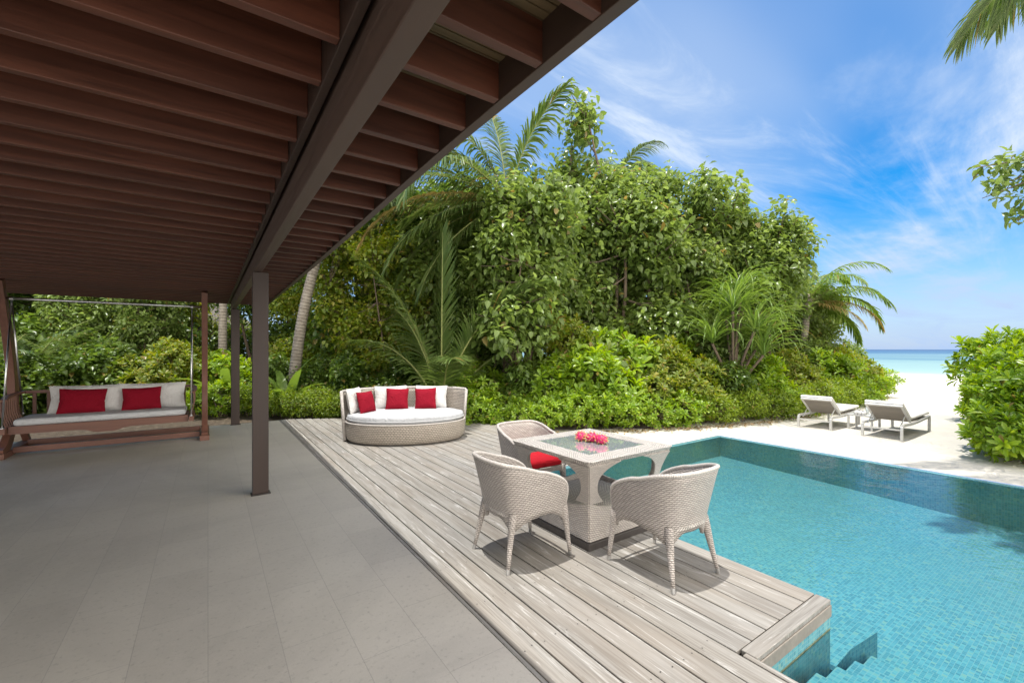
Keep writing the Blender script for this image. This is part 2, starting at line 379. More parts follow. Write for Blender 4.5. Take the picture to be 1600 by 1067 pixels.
def m_sea():
    t = NT('sea_water'); o = t.coord('Object'); sp = t.n('ShaderNodeSeparateXYZ'); t.l(o, sp.inputs[0])
    n = t.noise(t.coord('Object', (.02, .004, 1)), 1, 5, .6)
    n2 = t.noise(t.coord('Object', (.06, .012, 1), loc=(3, 1, 0)), 1, 5, .65)
    x = t.math('ADD', sp.outputs[0], t.math('MULTIPLY', t.math('SUBTRACT', n, .5), 60.0))
    lg = t.math('LOGARITHM', t.math('MAXIMUM', x, 10.0), 10.0)
    c = t.ramp(t.mr(lg, 1.75, 3.4), [(0, (.38, .46, .38)), (.08, (.27, .39, .33)), (.22, (.20, .32, .29)), (.34, (.13, .23, .24)), (.45, (.15, .25, .26)), (.56, (.04, .11, .19)), (1, (.015, .05, .13))])
    reef = t.math('MULTIPLY', t.mr(n2, .5, .6), t.math('MULTIPLY', t.mr(lg, 2.05, 2.2), t.mr(lg, 2.75, 2.5)))
    c = t.mix(t.math('MULTIPLY', reef, .6), c, (.03, .12, .20))
    wv = t.noise(t.coord('Object', (1, .35, 1)), .8, 4, .6)
    t.p(Base_Color=c, Roughness=.3, Normal=t.bump(wv, .5, .15)); t.b.inputs['Specular IOR Level'].default_value = .2; return t.m
WZ = -.18          # pool water level
M['stone'] = m_stone(); M['deck'] = m_deck(); M['tile'] = m_tile(); M['water'] = m_water(); M['sand'] = m_sand(); M['soil'] = m_soil(); M['sea'] = m_sea()
M['screw'] = plain('screw_head', (.05, .045, .04), .5, .5)
M['under'] = plain('deck_void', (.02, .018, .015), .9)
def m_glass():
    t = NT('table_glass'); t.p(Base_Color=(.27, .31, .32, 1), Roughness=.03); t.b.inputs['Specular IOR Level'].default_value = .9
    t.b.inputs['Coat Weight'].default_value = 1.0; t.b.inputs['Coat Roughness'].default_value = .02; return t.m
M['glass'] = m_glass()

rng = np.random.default_rng(7); random.seed(7)

# ================================================================== SETTING
DX = 3.28      # deck edge at the pool
# sand: one sheet down to the sea bed
def sand():
    xs = list(np.arange(-60, 5, 5.0))+list(np.arange(5, 26, .35))+list(np.arange(26, 110, 3.0))
    ys = list(np.arange(-60, -4, 6.0))+list(np.arange(-4, 10, .35))+list(np.arange(10, 130, 6.0))
    px0, px1, py0, py1 = DX-.2, 8.66, -4.0, 5.0           # hole for the pool
    def h(x, y):
        z = -.165
        if x > 8.8 or y > 5.2: z += .018*math.sin(x*1.9+y*.7)*math.sin(y*2.3-x*.4)*min(1, max(x-8.9, y-5.3, 0))
        if x > 20: z -= 1.03*min(1, (x-20)/47)**1.4+max(0, x-67)*.05
        return z
    g = G(); xs = sorted(xs+[px0, px1, 1.0]); ys = sorted(ys+[py0, py1])
    idx = {}
    for i, x in enumerate(xs):
        for j, y in enumerate(ys): idx[i, j] = len(g.v); g.v.append((x, y, h(x, y)))
    for i in range(len(xs)-1):
        for j in range(len(ys)-1):
            cx, cy = (xs[i]+xs[i+1])/2, (ys[j]+ys[j+1])/2
            if px0 < cx < px1 and py0 < cy < py1: continue
            if 1.0 < cx < px0 and py0 < cy < py1: continue
            g.f.append((idx[i, j], idx[i+1, j], idx[i+1, j+1], idx[i, j+1])); g.uv.append(None); g.mi.append(0)
    tag(g.build('sand', M['sand'], smooth=True), kind='structure')
sand()
s = G(); s.add([(40, -30000, -1.2), (30000, -30000, -1.2), (30000, 30000, -1.2), (40, 30000, -1.2)], [(0, 1, 2, 3)])
tag(s.build('sea', M['sea']), kind='structure')
s = G(); poly = [(-30, 11.6), (1.2, 11.6), (1.4, 11.35), (5.2, 9.2), (5.3, 7.9), (8.2, 6.2), (12.5, 5.55), (17.5, 5.9), (24, 10), (30, 24), (10, 40), (-30, 40)]
s.add([(x, y, -.11) for x, y in poly], [tuple(range(len(poly)))]); tag(s.build('ground', M['soil']), kind='structure')
# patio
s = G(); s.box(-9, 1.318, -4, 11.15, -.3, 0); tag(s.build('patio', M['stone'], bevel=.004), kind='structure')
# deck of boards
def deck():
    g = G(); xs = [1.352]; 
    edges = [(1.322, 1.346)]
    edges.append((1.353, 1.479)); x = 1.489
    while x < 5.0: edges.append((x, x+.1525)); x += .1631
    rr = random.Random(3)
    def board(x0, x1, y0, y1, along=1):
        if y1-y0 < .05: return
        o = len(g.v); g.box(x0, x1, y0, y1, -.03, -rr.random()*.0025)
    def uvfix():
        for i, f in enumerate(g.f):
            g.uv[i] = None
    for bi, (a, b) in enumerate(edges):
        ylo = -4.0 if b < 2.34 else 1.235 if b < DX+.02 else 5.02
        if a < 2.34 < b:
            board(a, 2.338, -4.0, 1.2)
            ylo = 1.2335
        if a < DX < b: b = DX
        yhi = 11.2-max(0, (a-1.5))*.52 if a > 1.5 else 11.2
        y = ylo; first = True
        cuts = [c for c in ([7.05+ (0 if 3 <= bi % 9 <= 5 else 2.2)] if bi % 2 else [4.2+1.9*(bi % 3)]) if ylo+.4 < c < yhi-.3] if bi > 0 else []
        for c in cuts+[yhi]:
            board(a, b, y, c-.003 if c != yhi else c); y = c+.003
    # cap board at the step and its fascia; narrow board beside the steps
    board(2.344, DX, 1.145, 1.229)
    # uv: grain along v
    o = g.build('deck', [M['deck'], M['screw']])
    return edges, g, o
edges, gdk, dk = deck()
uvl = dk.data.uv_layers[0]; me = dk.data
for p in me.polygons:
    cx = sum(me.vertices[v].co.x for v in p.vertices)/4; xs_ = [me.vertices[v].co.x for v in p.vertices]; ys_ = [me.vertices[v].co.y for v in p.vertices]
    if abs(p.normal.z) > .5 and (max(xs_)-min(xs_)) > (max(ys_)-min(ys_)):
        for li in p.loop_indices: u = uvl.data[li].uv; uvl.data[li].uv = (u[1], u[0])
dk.modifiers.new('bevel', 'BEVEL').width = .003
tag(dk, kind='structure')
s = G(); rr = random.Random(5)
for a, b in edges[1:]:
    if b > DX+.05: continue
    for y in np.arange(-.2, 8.6, .52):
        if b > 2.34 and y < 1.4: continue
        for xx in (a+.035, b-.035):
            xx += rr.uniform(-.006, .006); yy = y+rr.uniform(-.012, .012); n = 6
            s.add([(xx+.0042*math.cos(2*PI*k/n), yy+.0042*math.sin(2*PI*k/n), .0012) for k in range(n)], [tuple(range(n))])
s.build('screw_heads', M['screw'], dk)
s = G(); s.box(1.32, 2.33, -4, 1.2, -.25, -.035); s.box(1.32, DX-.006, 1.155, 11, -.3, -.036); s.box(DX, 5.0, 5.06, 9.6, -.16, -.036)
o = s.build('deck_underside', M['under']); tag(o, kind='structure')
# timber trim on the edges facing the pool
s = G(); s.box(2.345, DX-.001, 1.139, 1.1535, -.105, -.0315); s.box(DX-.012, DX+.002, 1.155, 5.0, -.105, -.0315); s.box(2.331, 2.342, -4, 1.138, -.105, -.0315)
tag(s.build('deck_edge', M['lwood'], bevel=.003), kind='structure')
# pool basin
PX1, PY1 = 8.55, 4.92
def floor_z(y): return -.56-.045*max(0, (4.9-y))
def pool():
    g = G()
    # floor with a gentle fall towards the near end
    ys = [-4, 0, 2.5, PY1]
    for i in range(3):
        y0, y1 = ys[i], ys[i+1]
        g.add([(2.34, y0, floor_z(y0)), (PX1, y0, floor_z(y0)), (PX1, y1, floor_z(y1)), (2.34, y1, floor_z(y1))], [(0, 1, 2, 3)])
    zf = -.85
    g.box(DX-.10, PX1+.10, PY1, PY1+.10, zf, WZ+.006); g.box(PX1, PX1+.10, -4, PY1-.0005, zf, WZ+.0055)      # rims
    g.box(DX-.11, DX-.0125, 1.156, PY1-.001, zf, -.106)      # under the deck, pool side
    g.box(2.346, DX-.013, 1.144, 1.154, zf, -.107)    # face of the step side
    g.box(2.30, 2.339, -4, 1.143, zf, -.108)
    # bench beside the steps: top lit, side falls away
    g.prism([(DX-.0115, 1.125), (DX-.0115, .80+.33), (3.60, .97+.17), (3.98, 1.10), (4.02, 1.22), (3.98, 1.75), (DX-.0115, 1.75)][::1], zf, -.44)
    # steps descending to +x
    for k in range(6):
        x0 = 2.343+.30*k; z = -.215-.085*k
        g.box(x0+.0005, x0+.30, -4, 1.10-.0007*k, zf+.002*k, z)
    tag(g.build('pool_basin', M['tile']), kind='structure')
    g = G(); g.box(2.36, DX-.02, 1.1415, 1.1438, WZ-.009, WZ+.005); g.box(2.3392, 2.3412, -4, 1.14, WZ-.009, WZ+.005)
    tag(g.build('water_line', plain('mineral_stain', (.15, .16, .09), .8, 0, .5, 30)), kind='structure')
pool()
s = G(); s.add([(2.34, -4, WZ), (PX1+.04, -4, WZ), (PX1+.04, PY1+.04, WZ), (DX-.02, PY1+.04, WZ), (DX-.02, 1.14, WZ), (2.34, 1.14, WZ)], [(0, 1, 2, 3, 4, 5)])
tag(s.build('water', M['water']), kind='structure')

# ================================================================== VERANDA
JZ = 2.64; JH = .155; YE = 11.9
ver = thing('veranda_roof', 'dark red timber veranda roof on brown posts over the grey stone patio', 'veranda roof', (.48, 5.6, 0))
inv = Vector((-.48, -5.6, 0))
def vb(name, mat, *boxes, bevel=.004):
    g = G()
    for b in boxes: g.box(b[0]+inv.x, b[1]+inv.x, b[2]+inv.y, b[3]+inv.y, b[4], b[5])
    return g.build(name, mat, ver, bevel=bevel)
XL, YN, JL = -9, -.35, .27
vb('beam', M['beam'], (.415, .49, YN, YE-.25, 2.455, 2.90))
vb('blocking', M['post'], (.365, .398, YN, YE-.27, 2.63, 2.905), bevel=.003)
FX = lambda y: float(np.interp(y, [0, 1.5, 2.5, 4.4, 8, 11.9], [1.068, 1.047, 1.047, 1.088, 1.13, 1.165]))
g = G(); rows = []
for k in range(41):
    y_ = YN+(YE-YN)*k/40; a_ = sum(FX(y_+d_) for d_ in (-.8, -.4, 0, .4, .8))/5
    rows.append([Vector((x_+inv.x, y_+inv.y, z_)) for x_, z_ in ((a_-.05, 2.638), (a_, 2.638), (a_, 2.931), (a_-.05, 2.931))])
g.grid(rows, closed=True); g.add(rows[0], [(0, 1, 2, 3)]); g.add(rows[-1], [(3, 2, 1, 0)]); g.build('fascia', M['beam'], ver, bevel=.003)
vb('fascia', M['joist'], (XL, 1.10, YE-.045, YE-.001, 2.638, 2.84))
for y0 in (5.55, 10.98):
    vb('post', M['post'], (.40, .555, y0, y0+.09, .012, 2.4535), bevel=.006)
    vb('post_base', M['black'], (.385, .575, y0-.018, y0+.108, .001, .0115), bevel=.002)
y = 1.53-.287*6
while y < YE-.12:
    g = G(); g.box(XL+inv.x, .364+inv.x, y+.008+inv.y, y+.047+inv.y, JZ, JZ+JL); o = g.build('joist', M['joist'], ver, bevel=.003)
    g = G(); g.box(.491+inv.x, FX(y)-.048+inv.x, y+inv.y+.006, y+.046+inv.y, JZ+.002, JZ+JH); o = g.build('joist', M['joist'], ver, bevel=.003)
    y += .287
g = G(); yy = YN
while yy < YE: g.box(.491+inv.x, FX(yy)-.047+inv.x, yy+inv.y, yy+.034+inv.y, JZ+JH+.001, JZ+JH+.02); yy += .040
g.build('ceiling', M['ceil'], ver)
vb('ceiling', M['post'], (XL, .364, YN, YE-.05, JZ+JL+.001, JZ+JL+.018))
vb('roof_deck', M['post'], (XL-.05, 1.074, YN-.02, YE, 2.932, 2.99))

# ================================================================== WICKER CHAIRS
def cat(pts, n):          # catmull-rom through pts
    out = []; P = [Vector(p) for p in pts]; P = [P[0]*2-P[1]]+P+[P[-1]*2-P[-2]]
    for i in range(1, len(P)-2):
        for k in range(n):
            t = k/n; a, b, c, d = P[i-1], P[i], P[i+1], P[i+2]
            out.append(.5*((2*b)+(c-a)*t+(2*a-5*b+4*c-d)*t*t+(3*b-a-3*c+d)*t**3))
    out.append(P[-2]); return out
def make_chair(name, label):
    t = thing(name, label, 'chair')
    half = [(-.285, 0, .775, .345), (-.278, .115, .775, .345), (-.244, .222, .770, .268), (-.14, .275, .745, .335), (.02, .29, .685, .365), (.14, .288, .635, .355), (.225, .283, .578, .315), (.262, .276, .50, .285), (.268, .27, .42, .275)]
    pts = [(x, -y, zt, zb) for x, y, zt, zb in half[::-1]][:-1]+half
    # interpolate the 4 values
    def interp(a, n):
        A = [np.array(p) for p in a]; A = [2*A[0]-A[1]]+A+[2*A[-1]-A[-2]]; o = []
        for i in range(1, len(A)-2):
            for k in range(n):
                q = k/n; p0, p1, p2, p3 = A[i-1:i+3]
                o.append(.5*((2*p1)+(p2-p0)*q+(2*p0-5*p1+4*p2-p3)*q*q+(3*p1-p0-3*p2+p3)*q**3))
        o.append(A[-2]); return o
    S = interp(pts, 4); L = [0]
    for i in range(1, len(S)): L.append(L[-1]+math.hypot(S[i][0]-S[i-1][0], S[i][1]-S[i-1][1]))
    nv = 9; P = []; VV = []
    for i, q in enumerate(S):
        row = []; vr = []
        for j in range(nv):
            v = j/(nv-1); z = q[3]+(q[2]-q[3])*v
            k = (z-.33)/.45            # flare outwards towards the top, bellied low
            sc = .865+.10*math.sin(min(1, k*1.3)*PI/2)+.085*max(0, k)**2
            x = q[0]*sc - (.045*k*k if q[0] < 0 else 0)
            row.append(Vector((x, q[1]*sc, z))); vr.append(z)
        P.append(row); VV.append(vr)
    g = G(); g.grid(P, lambda i, j: (L[i], VV[i][j])); g.build('shell', M['wick'], t, smooth=True, solid=.022)
    g = G(); rim = [r[-1] for r in P]; g.tube([P[0][2], P[0][5]]+rim+[P[-1][5], P[-1][2]], .0155, 8); g.build('rim', M['rim'], t, smooth=True)
    # seat and its front skirt
    out = [(r[3].x*.97, r[3].y*.97) for r in P]; g = G(); n = len(out)
    g.add([(x, y, .395) for x, y in out]+[(x, y, .375) for x, y in out], [tuple(range(n)), tuple(range(2*n-1, n-1, -1))]+[(i, n+i, n+(i+1) % n, (i+1) % n) for i in range(n)])
    g.build('seat', M['wickc'], t)
    g = G(); rows = []
    for j in range(5):
        v = j/4; row = []
        for i in range(13):
            u = i/12*2-1; row.append(Vector((.245+.012*(1-u*u), u*.235, .40-(.055*v)*(1-.0*u)-(.02*abs(u)**6)*v)))
        rows.append(row)
    g.grid(rows, lambda i, j: (j*.04, i*.02)); g.build('front_skirt', M['wick'], t, smooth=True, solid=.02)
    for (tx, ty, fx, fy) in ((-.212, .196, -.285, .245), (-.212, -.196, -.285, -.245), (.232, .240, .278, .262), (.232, -.240, .278, -.262)):
        g = G(); a, b = Vector((tx, ty, .40)), Vector((fx, fy, .035)); pp = [a.lerp(b, k/6) for k in range(7)]
        g.tube(pp, [.032, .031, .027, .023, .0195, .0165, .014], 10); lg = g.build('leg', M['wick'], t, smooth=True)
        g = G(); g.tube([b, Vector((fx+(fx-tx)*.09, fy+(fy-ty)*.09, 0))], [.0155, .0135], 12); g.build('foot_cap', M['steel'], lg, smooth=False)
    return t
GRPC = 'wicker armchairs round the square table'
chA = make_chair('wicker_armchair', 'wicker armchair left of the square table, its empty outer back towards the patio')
chA.location = (2.045, 2.82, 0); chA.rotation_euler = (0, 0, R(-1)); chA['group'] = GRPC
chB = dup(chA, (2.765, 2.04, 0), R(88), 'wicker armchair nearest the pool edge and the deck corner, seen from behind')
chC = dup(chA, (2.84, 3.74, 0), R(-92), 'wicker armchair behind the table, open side forward with red seat pad')
def pad(w_, d_, h_, nx=14):
    g = G(); rows = []
    for s_ in range(2):
        pass
    return g
# red seat pad in the far chair
def slab_cushion(g, hx, hy, h, r=.03, n=6, cr=.12):
    """soft edged rounded slab, z from 0 to h"""
    def outline(ins):
        o = []
        for (sx, sy, a0) in ((1, 1, 0), (-1, 1, 90), (-1, -1, 180), (1, -1, 270)):
            for k in range(n+1):
                a = R(a0+90*k/n); o.append(((hx-cr)*sx+(cr-ins)*math.cos(a), (hy-cr)*sy+(cr-ins)*math.sin(a)))
        return o
    rings = []
    for k in range(7):
        a = PI*k/6-PI/2; ins = r*(1-math.cos(a)); z = h/2+(h/2)*math.sin(a)
        rings.append([Vector((x, y, z)) for x, y in outline(ins)])
    rings.append([Vector((v.x*.8, v.y*.8, h*1.05)) for v in rings[-1]]); rings.append([Vector((v.x*.3, v.y*.3, h*1.08)) for v in rings[-2]])
    g.grid(rings, closed=True, flip=True)
    m = len(rings[0]); o = len(g.v); g.add(rings[-1], [tuple(range(m))]); return g
g = G(); slab_cushion(g, .235, .225, .075, .02, cr=.05); o = g.build('seat_cushion', M['redb'], smooth=True); o.location = (2.835, 3.70, .397); o.rotation_euler = (0, 0, R(-2))
tag(o, 'bright red seat cushion in the wicker armchair behind the table', 'cushion')

# ================================================================== TABLE
def make_table():
    t = thing('wicker_table', 'square wicker table with dark glass top and arched legs between three armchairs', 'table', (2.925, 2.95, 0))
    H0, TOP = .53, .735
    prof = [(.06, .42), (.15, .42), (.26, .42), (.32, .42), (.38, .423), (.46, .435), (.54, .45), (.60, .468), (.65, .485), (.69, .503)]
    def hw(z): return float(np.interp(z, [p[0] for p in prof], [p[1] for p in prof]))
    def lw(z): return float(np.interp(z, [.06, .36, .42, .46, .51, .56, .60, .64, .67, .69], [.4, .15, .105, .088, .085, .10, .135, .20, .27, .36]))
    for q in range(4):
        m = Matrix.Rotation(q*PI/2, 4, 'Z'); g = G()
        for sx in (-1, 1):                      # the two flanks of the corner leg at +x+y
            rows = []
            zs = [.36+.0165*k for k in range(21)]
            zs = [z for z in zs if z <= .69]
            for z in zs:
                h, l = hw(z), min(lw(z), hw(z)-.005)
                if sx == 1: a, b = Vector((h, h, z)), Vector((h, h-l, z))
                else: a, b = Vector((h-l, h, z)), Vector((h, h, z))
                rows.append([m @ a.lerp(b, k/4) for k in range(5)])
            g.grid(rows, lambda i, j: (j*.025, i*.0225), flip=False)
        g.build('leg', M['wickt'], t, solid=.018)
    g = G()                                     # lower box with scooped upper edge
    for q in range(4):
        m = Matrix.Rotation(q*PI/2, 4, 'Z'); rows = []
        for i in range(25):
            u = i/24*2-1; top = .30+.075*abs(u)**3
            rows.append([m @ Vector((hw(.058+(top-.058)*k/4), u*hw(.058+(top-.058)*k/4), .058+(top-.058)*k/4)) for k in range(5)])
        g.grid(rows, lambda i, j: (i*.033, j*.05))
    g.build('pedestal', M['wickt'], t, solid=.018); g = G(); g.box(-.405, .405, -.405, .405, .24, .26); g.build('shelf', M['wickc'], t)
    g = G(); g.box(-.45, .45, -.45, .45, 0, .056); g.build('plinth', M['black'], t, bevel=.004)
    # top frame: four mitred borders with softened outer corners
    g = G(); inn = .35
    for q in range(4):
        m = Matrix.Rotation(q*PI/2, 4, 'Z'); o_ = H0; c = .03
        top = [(inn, -inn), (o_, -o_+c), (o_, o_-c), (inn, inn)]
        def add(ps, uv=None, fl=False):
            ps = [m @ Vector(p) for p in ps]
            f = tuple(range(len(ps))); g.add(ps, [f[::-1] if fl else f], [uv[::-1] if fl else uv] if uv else None)
        cc = o_-c*.3
        add([(inn, -inn, TOP), (cc, -cc, TOP), (o_, -o_+c, TOP-.004), (o_, o_-c, TOP-.004), (cc, cc, TOP), (inn, inn, TOP)], [(-inn, 0), (-cc, .18), (-o_+c, .185), (o_-c, .185), (cc, .18), (inn, 0)])
        add([(o_, -o_+c, TOP-.004), (o_-.03, -o_+.03, TOP-.045), (o_-.03, o_-.03, TOP-.045), (o_, o_-c, TOP-.004)], [(-o_, .19), (-o_, .23), (o_, .23), (o_, .19)])
        add([(o_, o_-c, TOP-.004), (o_-.03, o_-.03, TOP-.045), (cc, cc, TOP)])
        add([(cc, -cc, TOP), (o_-.03, -o_+.03, TOP-.045), (o_, -o_+c, TOP-.004)])
        add([(inn, -inn, TOP-.045), (o_-.03, -o_+.03, TOP-.045), (o_-.03, o_-.03, TOP-.045), (inn, inn, TOP-.045)], fl=True)
        add([(inn, -inn, TOP), (inn, inn, TOP), (inn, inn, TOP-.045), (inn, -inn, TOP-.045)])
    g.build('top_frame', M['wickc'], t)
    g = G(); g.box(-inn+.001, inn-.001, -inn+.001, inn-.001, TOP-.014, TOP-.004); g.build('glass_top', M['glass'], t, bevel=.002)
    return t
table = make_table()
# dragon fruit
def m_fruit():
    t = NT('dragon_fruit_skin'); a = t.noise(t.coord('Object'), 30, 3)
    t.p(Base_Color=t.mix(t.mr(a, .3, .7), (.45, .008, .07), (.62, .02, .15)), Roughness=.45); return t.m
M['fruit'] = m_fruit()
M['scale'] = NT('dragon_fruit_scale').p(Base_Color=(.70, .16, .16, 1), Roughness=.5).m
M['scaleg'] = NT('dragon_fruit_tip').p(Base_Color=(.55, .50, .12, 1), Roughness=.5).m
def make_fruit():
    t = thing('dragon_fruit', 'x', 'fruit', group='dragon fruits on the glass table')
    g = G(); rows = []
    for i in range(13):
        th = PI*i/12; row = []
        for j in range(18):
            ph = 2*PI*j/18; r = .046*(1+.04*math.sin(3*ph+i)); row.append(Vector((-.062*math.cos(th), r*math.sin(th)*math.cos(ph), .046+r*math.sin(th)*math.sin(ph))))
        rows.append(row)
    g.grid(rows, closed=True); g.build('flesh', M['fruit'], t, smooth=True)
    g = G(); rr = random.Random(2); g2 = g
    for k in range(34):
        i = k/34; th = math.acos(1-2*(i+.5/34)); ph = k*2.399
        n = Vector((-math.cos(th)*.8, math.sin(th)*math.cos(ph), math.sin(th)*math.sin(ph))).normalized()
        p = Vector((-.060*math.cos(th), .045*math.sin(th)*math.cos(ph), .046+.045*math.sin(th)*math.sin(ph)))
        fwd = (Vector((1, 0, 0))-n*n.x*1).normalized()*.7+n*.9; fwd.normalize(); sd = n.cross(fwd).normalized()
        if p.z < .012: continue
        L_ = rr.uniform(.022, .034); g.cur = 0
        g.add([p-sd*.012, p+sd*.012, p+sd*.006+fwd*L_*.6, p-sd*.006+fwd*L_*.6], [(0, 1, 2, 3)]); g.cur = 1
        g.add([p+sd*.006+fwd*L_*.6, p-sd*.006+fwd*L_*.6, p+fwd*L_+n*.004], [(0, 1, 2)])
    g.build('scales', [M['scale'], M['scaleg']], t, solid=.002)
    return t
fr = make_fruit(); fr.scale = (.9, .9, .9); gt = .7325
def gz(px, py, z): Z = F*(1.6-z)/(py-546); return W(px, Z, z)
p = gz(908, 688, gt); fr.location = p; fr.rotation_euler = (0, 0, R(20)); fr['label'] = 'leftmost of the three pink dragon fruits on the glass table'
p = gz(925, 690, gt); dup(fr, p, R(160), 'middle one of the three pink dragon fruits on the glass table')
p = gz(939, 693, gt); dup(fr, p, R(-60), 'rightmost of the three pink dragon fruits on the glass table')

# ================================================================== PILLOWS
def pillow_mesh(w_, h_, th, mat, name, seed=0, n=14):
    g = G(); rr = np.random.default_rng(seed)
    ph = rr.uniform(0, 6, 4)
    def pt(u, v, s_):
        pin = 1-.07*(1-abs(u)**2)*abs(v)**4
        pin2 = 1-.07*(1-abs(v)**2)*abs(u)**4
        e = max(0, (1-abs(u)**3.2))**.55*max(0, (1-abs(v)**3.2))**.55
        wr = .05*math.sin(4*u+ph[0]+2*v)*math.sin(3.5*v+ph[1])
        return Vector((u*w_/2*pin2, s_*th/2*e*(1+wr)+.003*s_, h_/2+v*h_/2*pin))
    for s_ in (-1, 1):
        rows = [[pt(-1+2*i/n, -1+2*j/n, s_) for j in range(n+1)] for i in range(n+1)]
        g.grid(rows, flip=(s_ == 1))
    edge = [pt(-1+2*i/n, -1, 0) for i in range(n+1)]+[pt(1, -1+2*i/n, 0) for i in range(1, n+1)]+[pt(1-2*i/n, 1, 0) for i in range(1, n+1)]+[pt(-1, 1-2*i/n, 0) for i in range(1, n+1)]
    g.tube(edge, .006, 5, cap=False)
    return g.build(name, mat, smooth=True)
def pillow(name, label, w_, h_, th, mat, loc, rz, tilt, group, seed=0, roll=0):
    o = pillow_mesh(w_, h_, th, mat, name, seed); o.location = loc; o.rotation_euler = (tilt, roll, rz); return tag(o, label, 'cushion', group)

# ================================================================== DAYBED
DB = Vector((2.95, 7.60, 0)); DA = R(-25)
def daybed():
    t = thing('daybed', 'oval wicker daybed with a curved back and pale mattress on the wooden deck', 'daybed', DB, DA)
    a, b = 1.06, .72; n = 72
    def ring(sa, sb, z, off=0): return [Vector((a*sa*math.cos(2*PI*k/n), b*sb*math.sin(2*PI*k/n), z)) for k in range(n)]
    g = G(); rows = [ring(.93, .92, .02), ring(.965, .96, .06), ring(.985, .98, .15), ring(.99, .99, .25), ring(.99, .99, .33), ring(.975, .972, .345)]
    zz = [.02, .06, .15, .25, .33, .36]
    g.grid(rows, lambda i, j: (j*.085, zz[i]), closed=True, flip=True); g.add(rows[-1], [tuple(range(n))]); g.build('base', M['wickd'], t, smooth=True)
    g = G(); g.tube([Vector((a*.985*math.cos(2*PI*k/n), b*.985*math.sin(2*PI*k/n), .345)) for k in range(n+1)], .014, 8, cap=False); g.build('base_rim', M['rim'], t, smooth=True)
    g = G(); rows = []
    for k in range(9):
        an = PI*k/8-PI/2; f = .93+.035*math.cos(an); z = .415+.058*math.sin(an)
        rows.append([Vector((a*f*math.cos(2*PI*j/n)*(1+.004*math.sin(j*1.3)), b*f*math.sin(2*PI*j/n)*(1+.004*math.sin(j*1.3)), z+.006*math.sin(j*.9+1)*math.sin(j*.37)*(k > 2))) for j in range(n)])
    for f in (.88, .7, .4, .1): rows.append([Vector((a*f*math.cos(2*PI*j/n), b*f*math.sin(2*PI*j/n), .482+.006*(1-f)+.003*math.sin(j*.6+f*9))) for j in range(n)])
    g.grid(rows, closed=True, flip=True); g.add(rows[-1], [tuple(range(n))]); g.build('mattress', M['bedcloth'], t, smooth=True)
    g = G(); g.tube([Vector((a*.967*math.cos(2*PI*k/n), b*.967*math.sin(2*PI*k/n), .40)) for k in range(n+1)], .006, 6, cap=False); g.build('piping', M['grey'], t, smooth=True)
    # curved back
    def arc(z0, z1, r0, r1, m=6):
        rows = []
        for i in range(49):
            an = R(12+178*i/48); rr_ = []
            for j in range(m+1):
                v = j/m; f = r0+(r1-r0)*v; rr_.append(Vector((a*f*math.cos(an), b*f*math.sin(an), z0+(z1-z0)*v)))
            rows.append(rr_)
        return rows
    g = G(); g.grid(arc(.02, .845, .995, 1.05, 10), lambda i, j: (i*.066, j*.088)); g.build('backrest', M['wickd'], t, smooth=True, solid=.05)
    top = [r[-1] for r in arc(.02, .85, .995, 1.05, 1)]; bot = [r[0] for r in arc(.02, .85, .995, 1.05, 1)]
    g = G(); g.tube([bot[0]]+top+[bot[-1]], .028, 8); g.build('back_rim', M['rim'], t, smooth=True)
    return t
daybed()
def onbed(lx, ly, lz=.478):
    c, s_ = math.cos(DA), math.sin(DA); return (DB.x+lx*c-ly*s_, DB.y+lx*s_+ly*c, lz)
GD = 'cushions on the oval daybed'
pillow('cushion', 'off-white cushion standing sideways at the far left end of the daybed', .46, .44, .15, M['white'], onbed(-.86, .06), DA+R(72), R(-12), GD, 1)
pillow('cushion', 'off-white cushion against the middle of the daybed back, behind a red one', .60, .43, .16, M['white'], onbed(-.32, .50), DA+R(10), R(-14), GD, 2)
pillow('cushion', 'off-white cushion at the right of the daybed back, behind the rightmost red one', .62, .43, .16, M['white'], onbed(.42, .46), DA+R(-12), R(-14), GD, 3)
pillow('cushion', 'narrow looking red cushion turned sideways at the left end of the daybed', .40, .38, .13, M['red'], onbed(-.66, .01), DA+R(58), R(-16), GD, 4)
pillow('cushion', 'middle one of the three red cushions on the daybed', .41, .40, .13, M['red'], onbed(-.20, .33), DA+R(4), R(-18), GD, 5, R(2))
pillow('cushion', 'rightmost of the three red cushions on the daybed', .40, .40, .13, M['red'], onbed(.33, .30), DA+R(-8), R(-18), GD, 6, R(-3))

